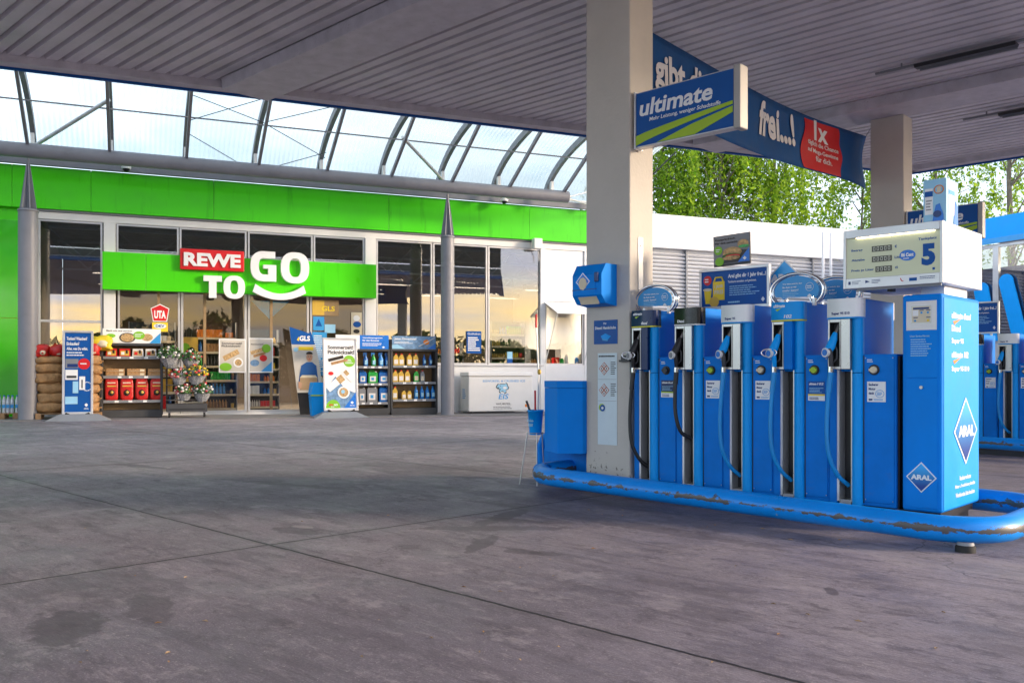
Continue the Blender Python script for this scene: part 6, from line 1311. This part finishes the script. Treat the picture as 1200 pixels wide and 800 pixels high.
# printed box standing on the display
q = root('promotion_box', 'blue and white printed carton standing on top of the price display', 'carton', I, 0, 0, 2.203)
ya_, _ = I.at(1081, 437, .25)[0], 0
bx0, bx1 = I.at(1082, 437, .12)[0], I.at(1109, 437, .12)[0]
q.location = I.w(bx0, .12, 2.203); bw = bx1-bx0; bh = I.at(1109, 208, .12)[1]-2.203
a_ = MB(); a_.box(0, bw, 0, .26, 0, bh, 'blue_pale'); a_.build('carton', q, .003)
a_ = MB(); a_.T = TR(0, -.001, 0); a_.box(.012, bw*.42, -.001, 0, bh*.22, bh*.80, 'white_print'); a_.box(.012, bw*.42, -.003, -.0015, bh*.62, bh*.74, 'blue_sign'); a_.lines(.02, bw*.38, bh*.3, bh*.56, 4, -.001, 'grey', .4, seed=2); a_.path([(bw*.68+.032*math.cos(R(k)), -.001, bh*.76+.03*math.sin(R(k))) for k in range(0, 360, 24)], .004, 'orange', 5, closed=True); a_.box(bw*.6, bw*.76, -.001, 0, bh*.70, bh*.82, 'cream')
a_.prism([(bw*.40, .01), (bw*.9, .01), (bw*.88, bh*.2), (bw*.72, bh*.45), (bw*.55, bh*.42), (bw*.45, bh*.2)], -.003, -.0015, 'blue_logo'); a_.ell(bw*.62, bh*.22, .03, .025, -.005, -.0035, 'blue_dark'); a_.build('front_print', q)
a_ = MB(); a_.T = TR(bw+.001, 0, 0) @ RZ(R(90)); a_.box(.05, .17, -.001, 0, bh*.22, bh*.80, 'white_print'); a_.box(.05, .17, -.003, -.0015, bh*.66, bh*.76, 'sky_blue'); a_.prism([(.15, .01), (.25, .01), (.24, bh*.45), (.19, bh*.55)], -.003, -.0015, 'blue_logo'); a_.build('side_print', q)

# things on the near pillar
YD = -.005
x0, z0 = I.at(674, 359, -.20); x1, _ = I.at(706, 360, -.20); zt_ = I.at(690, 311, -.14)[1]; zb_ = I.at(690, 359, -.15)[1]
dp = root('towel_dispenser', 'blue plastic paper towel dispenser fixed high on the near pillar', 'dispenser', I, x0, YD, zb_); w_ = x1-x0+.02; h = zt_-zb_
pr = [(0, 0), (-.17, .02), (-.235, .10), (-.235, h*.74), (-.17, h), (0, h)]
a_ = MB(); a_.prism(pr, 0, w_, 'blue', 'yz'); a_.build('housing', dp, .008)
a_ = MB(); a_.prism([(p[0]-.006, p[1]) for p in pr[2:4]]+[(-.225, h*.74), (-.225, .10)], .02, w_-.07, 'blue', 'yz'); a_.build('front_cover', dp)
a_ = MB(); a_.hexa([(.06, -.20, .055), (w_-.07, -.20, .055), (w_-.07, -.178, .015), (.06, -.178, .015)], [(.06, -.225, .085), (w_-.07, -.225, .085), (w_-.07, -.19, .09), (.06, -.19, .09)], 'cream'); a_.build('paper_slot', dp)
a_ = MB(); a_.box(.0, w_-.05, -.243, -.2415, h*.38, h*.395, 'blue_dark'); a_.build('seam', dp)
cx = w_*.38; cz = h*.58
a_ = MB(); a_.prism([(cx, cz+.085), (cx+.085, cz), (cx, cz-.085), (cx-.085, cz)], -.2425, -.2415, 'aluminium'); a_.prism([(cx, cz+.075), (cx+.075, cz), (cx, cz-.075), (cx-.075, cz)], -.2445, -.243, 'blue_logo'); a_.ell(cx, cz-.02, .05, .06, -.247, -.245, 'cream', 9); a_.build('worn_diamond', dp)
a_ = MB(); a_.box(w_*.80, w_*.92, -.26, -.2415, h*.55, h*.78, 'blue_dark'); a_.build('latch', dp, .006)
def on_pillar(name, lab, cat, px0, px1, py0, py1, m_, fn, grp=None):
    xa, za = I.at((px0), (py0), YD); xb, _ = I.at(px1, py0, YD); zb_ = I.at((px0+px1)/2, py1, YD)[1]; zt_ = I.at((px0+px1)/2, py0, YD)[1]
    r_ = root(name, lab, cat, I, xa, YD, zb_, group=grp); w_, h = xb-xa, zt_-zb_; a_ = MB(); a_.box(0, w_, 0, .004, 0, h, m_); a_.build('plate', r_); p = MB(); p.T = TR(0, -.001, 0); fn(p, w_, h); p.build('print', r_)
def f1(p, w, h):
    p.text('Für', w*.42, w*.55, h*.82, h*.90, 0, bold=.02); p.text('Diesel: Handschuhe', w*.06, w*.94, h*.62, h*.74, 0, bold=.02); p.prism([(w*.3, h*.34), (w*.5, h*.44), (w*.74, h*.32), (w*.6, h*.18), (w*.36, h*.22)], -.003, 0, 'blue_bright'); p.prism([(w*.36, h*.22), (w*.6, h*.18), (w*.6, h*.12), (w*.38, h*.15)], -.003, 0, 'sky_blue')
on_pillar('glove_sign', 'small dark blue glove dispenser sign under the paper towel dispenser', 'sign', 696, 723.5, 375, 403, 'blue_sign', f1)
def haz(p, w, h, n):
    p.lines(w*.06, w*.9, h*.955, h*.975, 1, 0, 'dark_grey', .8, seed=2)
    for k in range(2):
        cz = h*(.83-.235*k); a = w*.28; cx = w*.34
        for dx, dz in ((0, 1), (0, -1), (1, 0), (-1, 0)):
            X_, Z_ = cx+dx*a*.5, cz+dz*a*.5
            p.prism([(X_, Z_+a*.48), (X_+a*.48, Z_), (X_, Z_-a*.48), (X_-a*.48, Z_)], -.001, 0, 'red_sign'); p.prism([(X_, Z_+a*.34), (X_+a*.34, Z_), (X_, Z_-a*.34), (X_-a*.34, Z_)], -.003, -.0015, 'letter_white'); p.prism([(X_-.004, Z_-a*.14), (X_+.005, Z_-a*.16), (X_+.006, Z_+a*.12), (X_-.003, Z_+a*.16)], -.005, -.0035, 'black')
        p.lines(w*.68, w*.97, cz-.06, cz+.07, 7, 0, 'dark_grey', .4, seed=5+k)
        p.box(w*.03, w*.97, -.001, 0, cz-h*.118, cz-h*.115, 'grey')
    p.ell(w*.22, h*.405, w*.16, w*.16, -.001, 0, 'lime'); p.ell(w*.26, h*.40, w*.13, w*.14, -.003, -.0015, 'blue_sign'); p.ell(w*.26, h*.40, w*.06, w*.06, -.005, -.0035, 'letter_white')
mat('red_sign', (.42, .12, .06), .5)
mat('sheet', (.60, .70, .74), .5, var=.10, dirt=.12)
on_pillar('hazard_notice', 'pale blue notice sheet with hazard diamonds low on the near pillar', 'notice', 700.5, 723, 413.5, 521, 'sheet', lambda p, w, h: haz(p, w, h, 2))
on_pillar('sheet_holder', 'small black glove sheet holder sticking out left of the first nozzle', 'holder', 727.5, 740, 416, 424, 'black', lambda p, w, h: p.box(0, w, -.03, 0, 0, h*.3, 'black'))
# refuse box left of the pillar
x0, zt_ = I.at(636.5, 446, -.06); x1, _ = I.at(684, 446, -.06); zb_ = I.at(660, 529.5, -.06)[1]; w_ = x1-x0
wb_ = root('refuse_box', 'large faceted blue refuse box hanging left of the near pillar', 'refuse box', I, x0, -.06, zb_); h = zt_-zb_
poly = [(0, .02), (w_*.62, -.16), (w_*.98, .0), (w_*.98, .40), (0, .40)]
a_ = MB(); a_.prism(poly, .0, h*.90, 'blue', 'xy'); a_.build('bin_body', wb_, .006)
a_ = MB(); a_.prism([(p[0], p[1]-.004) for p in poly], h*.905, h, 'blue', 'xy'); a_.build('lid', wb_, .006)
a_ = MB(); a_.text('ARAL', w_*.16, w_*.30, h*.025, h*.05, .0, 'letter_white', bold=.02); a_.build('lettering', wb_)
a_ = MB(); a_.box(w_*.98, w_*1.06, .16, .24, h*.6, h*.8, 'steel'); a_.build('bracket', wb_)
# blue tank standing behind
tk = root('plastic_tank', 'rounded blue plastic tank under and behind the refuse box', 'tank', I, -4.22, .28, -.05)
a_ = MB(); a_.pillow(.04, .98, -.05, .45, .02, .46, 'blue_lower', 4, noise=.02); a_.build('tank', tk)
a_ = MB(); a_.path([(-.02, .1, .0), (-.03, .1, .36), (.02, .1, .45), (.1, .1, .47)], .05, 'blue', 12); a_.build('pipe', tk)
# bucket with wipers on a wire stand
xb_, zb_ = I.at(627.5, 509, -.0); zt_ = I.at(627.5, 480, 0)[1]
bk = root('wash_bucket', 'blue bucket marked Scheibenwasser on a wire stand left of the refuse box', 'bucket', I, xb_, 0, zb_); h = zt_-zb_
a_ = MB(); a_.lathe((0, 0, 0), [(.062, 0), (.082, h), (.086, h), (.086, h-.015)], 'blue_bright', 20); a_.build('bucket', bk)
a_ = MB(); a_.path([(.10*math.cos(R(k)), .09*math.sin(R(k)), .05-.03) for k in range(0, 360, 24)], .004, 'steel', 5, closed=True); g_ = gf(I, xb_, 0)-zb_
for lx, ly in ((-.03, -.09), (.02, .08), (.07, -.06)): a_.path([(lx, ly, .02), (lx*2.0-.03, ly*1.6, g_+.005)], .006, 'steel', 6)
a_.build('wire_stand', bk)
a_ = MB(); a_.text('Scheiben-', -.045, .045, h*.52, h*.64, -.0775, 'blue_pale', bold=.02); a_.text('wasser', -.03, .035, h*.34, h*.46, -.0760, 'blue_pale', bold=.02); a_.build('lettering', bk)
def stick(name, lab, pts, rs, m_, extra=None):
    r_ = root(name, lab, 'wiper', I, xb_, 0, zb_, group='wipers standing in the bucket'); a_ = MB(); a_.path(pts, rs, m_, 8); a_.build('handle', r_)
    if extra: extra(r_)
def red_grip(z0, z1, x=0, y=0):
    def f(r_): a_ = MB(); a_.path([(x, y, z0), (x+.004, y, z1)], .013, 'red', 8); a_.build('grip', r_)
    return f
z_hi = I.at(627, 368, 0)[1]-zb_
def f2(r_):
    a_ = MB(); a_.path([(.0, .01, z_hi-.14), (.0, .01, z_hi)], .012, 'red', 8); a_.build('grip', r_)
    a_ = MB(); a_.blob((.045, .01, z_hi*.52), (.022, .02, .03), 'oil_yellow', 8, 5); a_.build('brush', r_)
stick('window_wiper', 'tall grey handled window brush with red tip standing in the bucket', [(.02, .01, .05), (.035, .01, z_hi*.5), (.0, .01, z_hi-.1)], .008, 'aluminium', f2)
stick('window_wiper', 'short red handled wiper leaning upright in the bucket', [(.0, .0, .05), (-.005, 0, h+.20)], .010, 'red', None)
stick('window_wiper', 'dark handled wiper tilted out of the bucket to the left', [(.02, -.02, .08), (-.10, -.03, h+.09)], .012, 'dark_grey', None)

# dry leaves and crumbs on the forecourt
rg = random.Random(5); q = MB()
for k in range(46):
    px, py = rg.uniform(40, 1150), rg.uniform(600, 790)
    if k < 12: px, py = rg.uniform(640, 1000), 0; py = 578+(px-640)*.13+rg.uniform(8, 18)
    D = 1.16*FPX/(py-HOR); X_ = (px-600)/FPX*D; z = gw((X_, D))+.003; s_ = rg.uniform(.008, .02)*(1 if k > 3 else 1.5); a = rg.uniform(0, 6)
    c, s2 = math.cos(a)*s_, math.sin(a)*s_; q.add([(X_-c, D-s2, z), (X_+s2*.4, D-c*.4, z+.004), (X_+c, D+s2, z), (X_-s2*.4, D+c*.4, z+.006)], [(0, 1, 2, 3)], rg.choice(('cardboard', 'brown_bag', 'cardboard')))
tag(q.build('fallen_leaves'), 'tiny dry leaves and crumbs scattered over the concrete', 'leaves', kind='stuff')
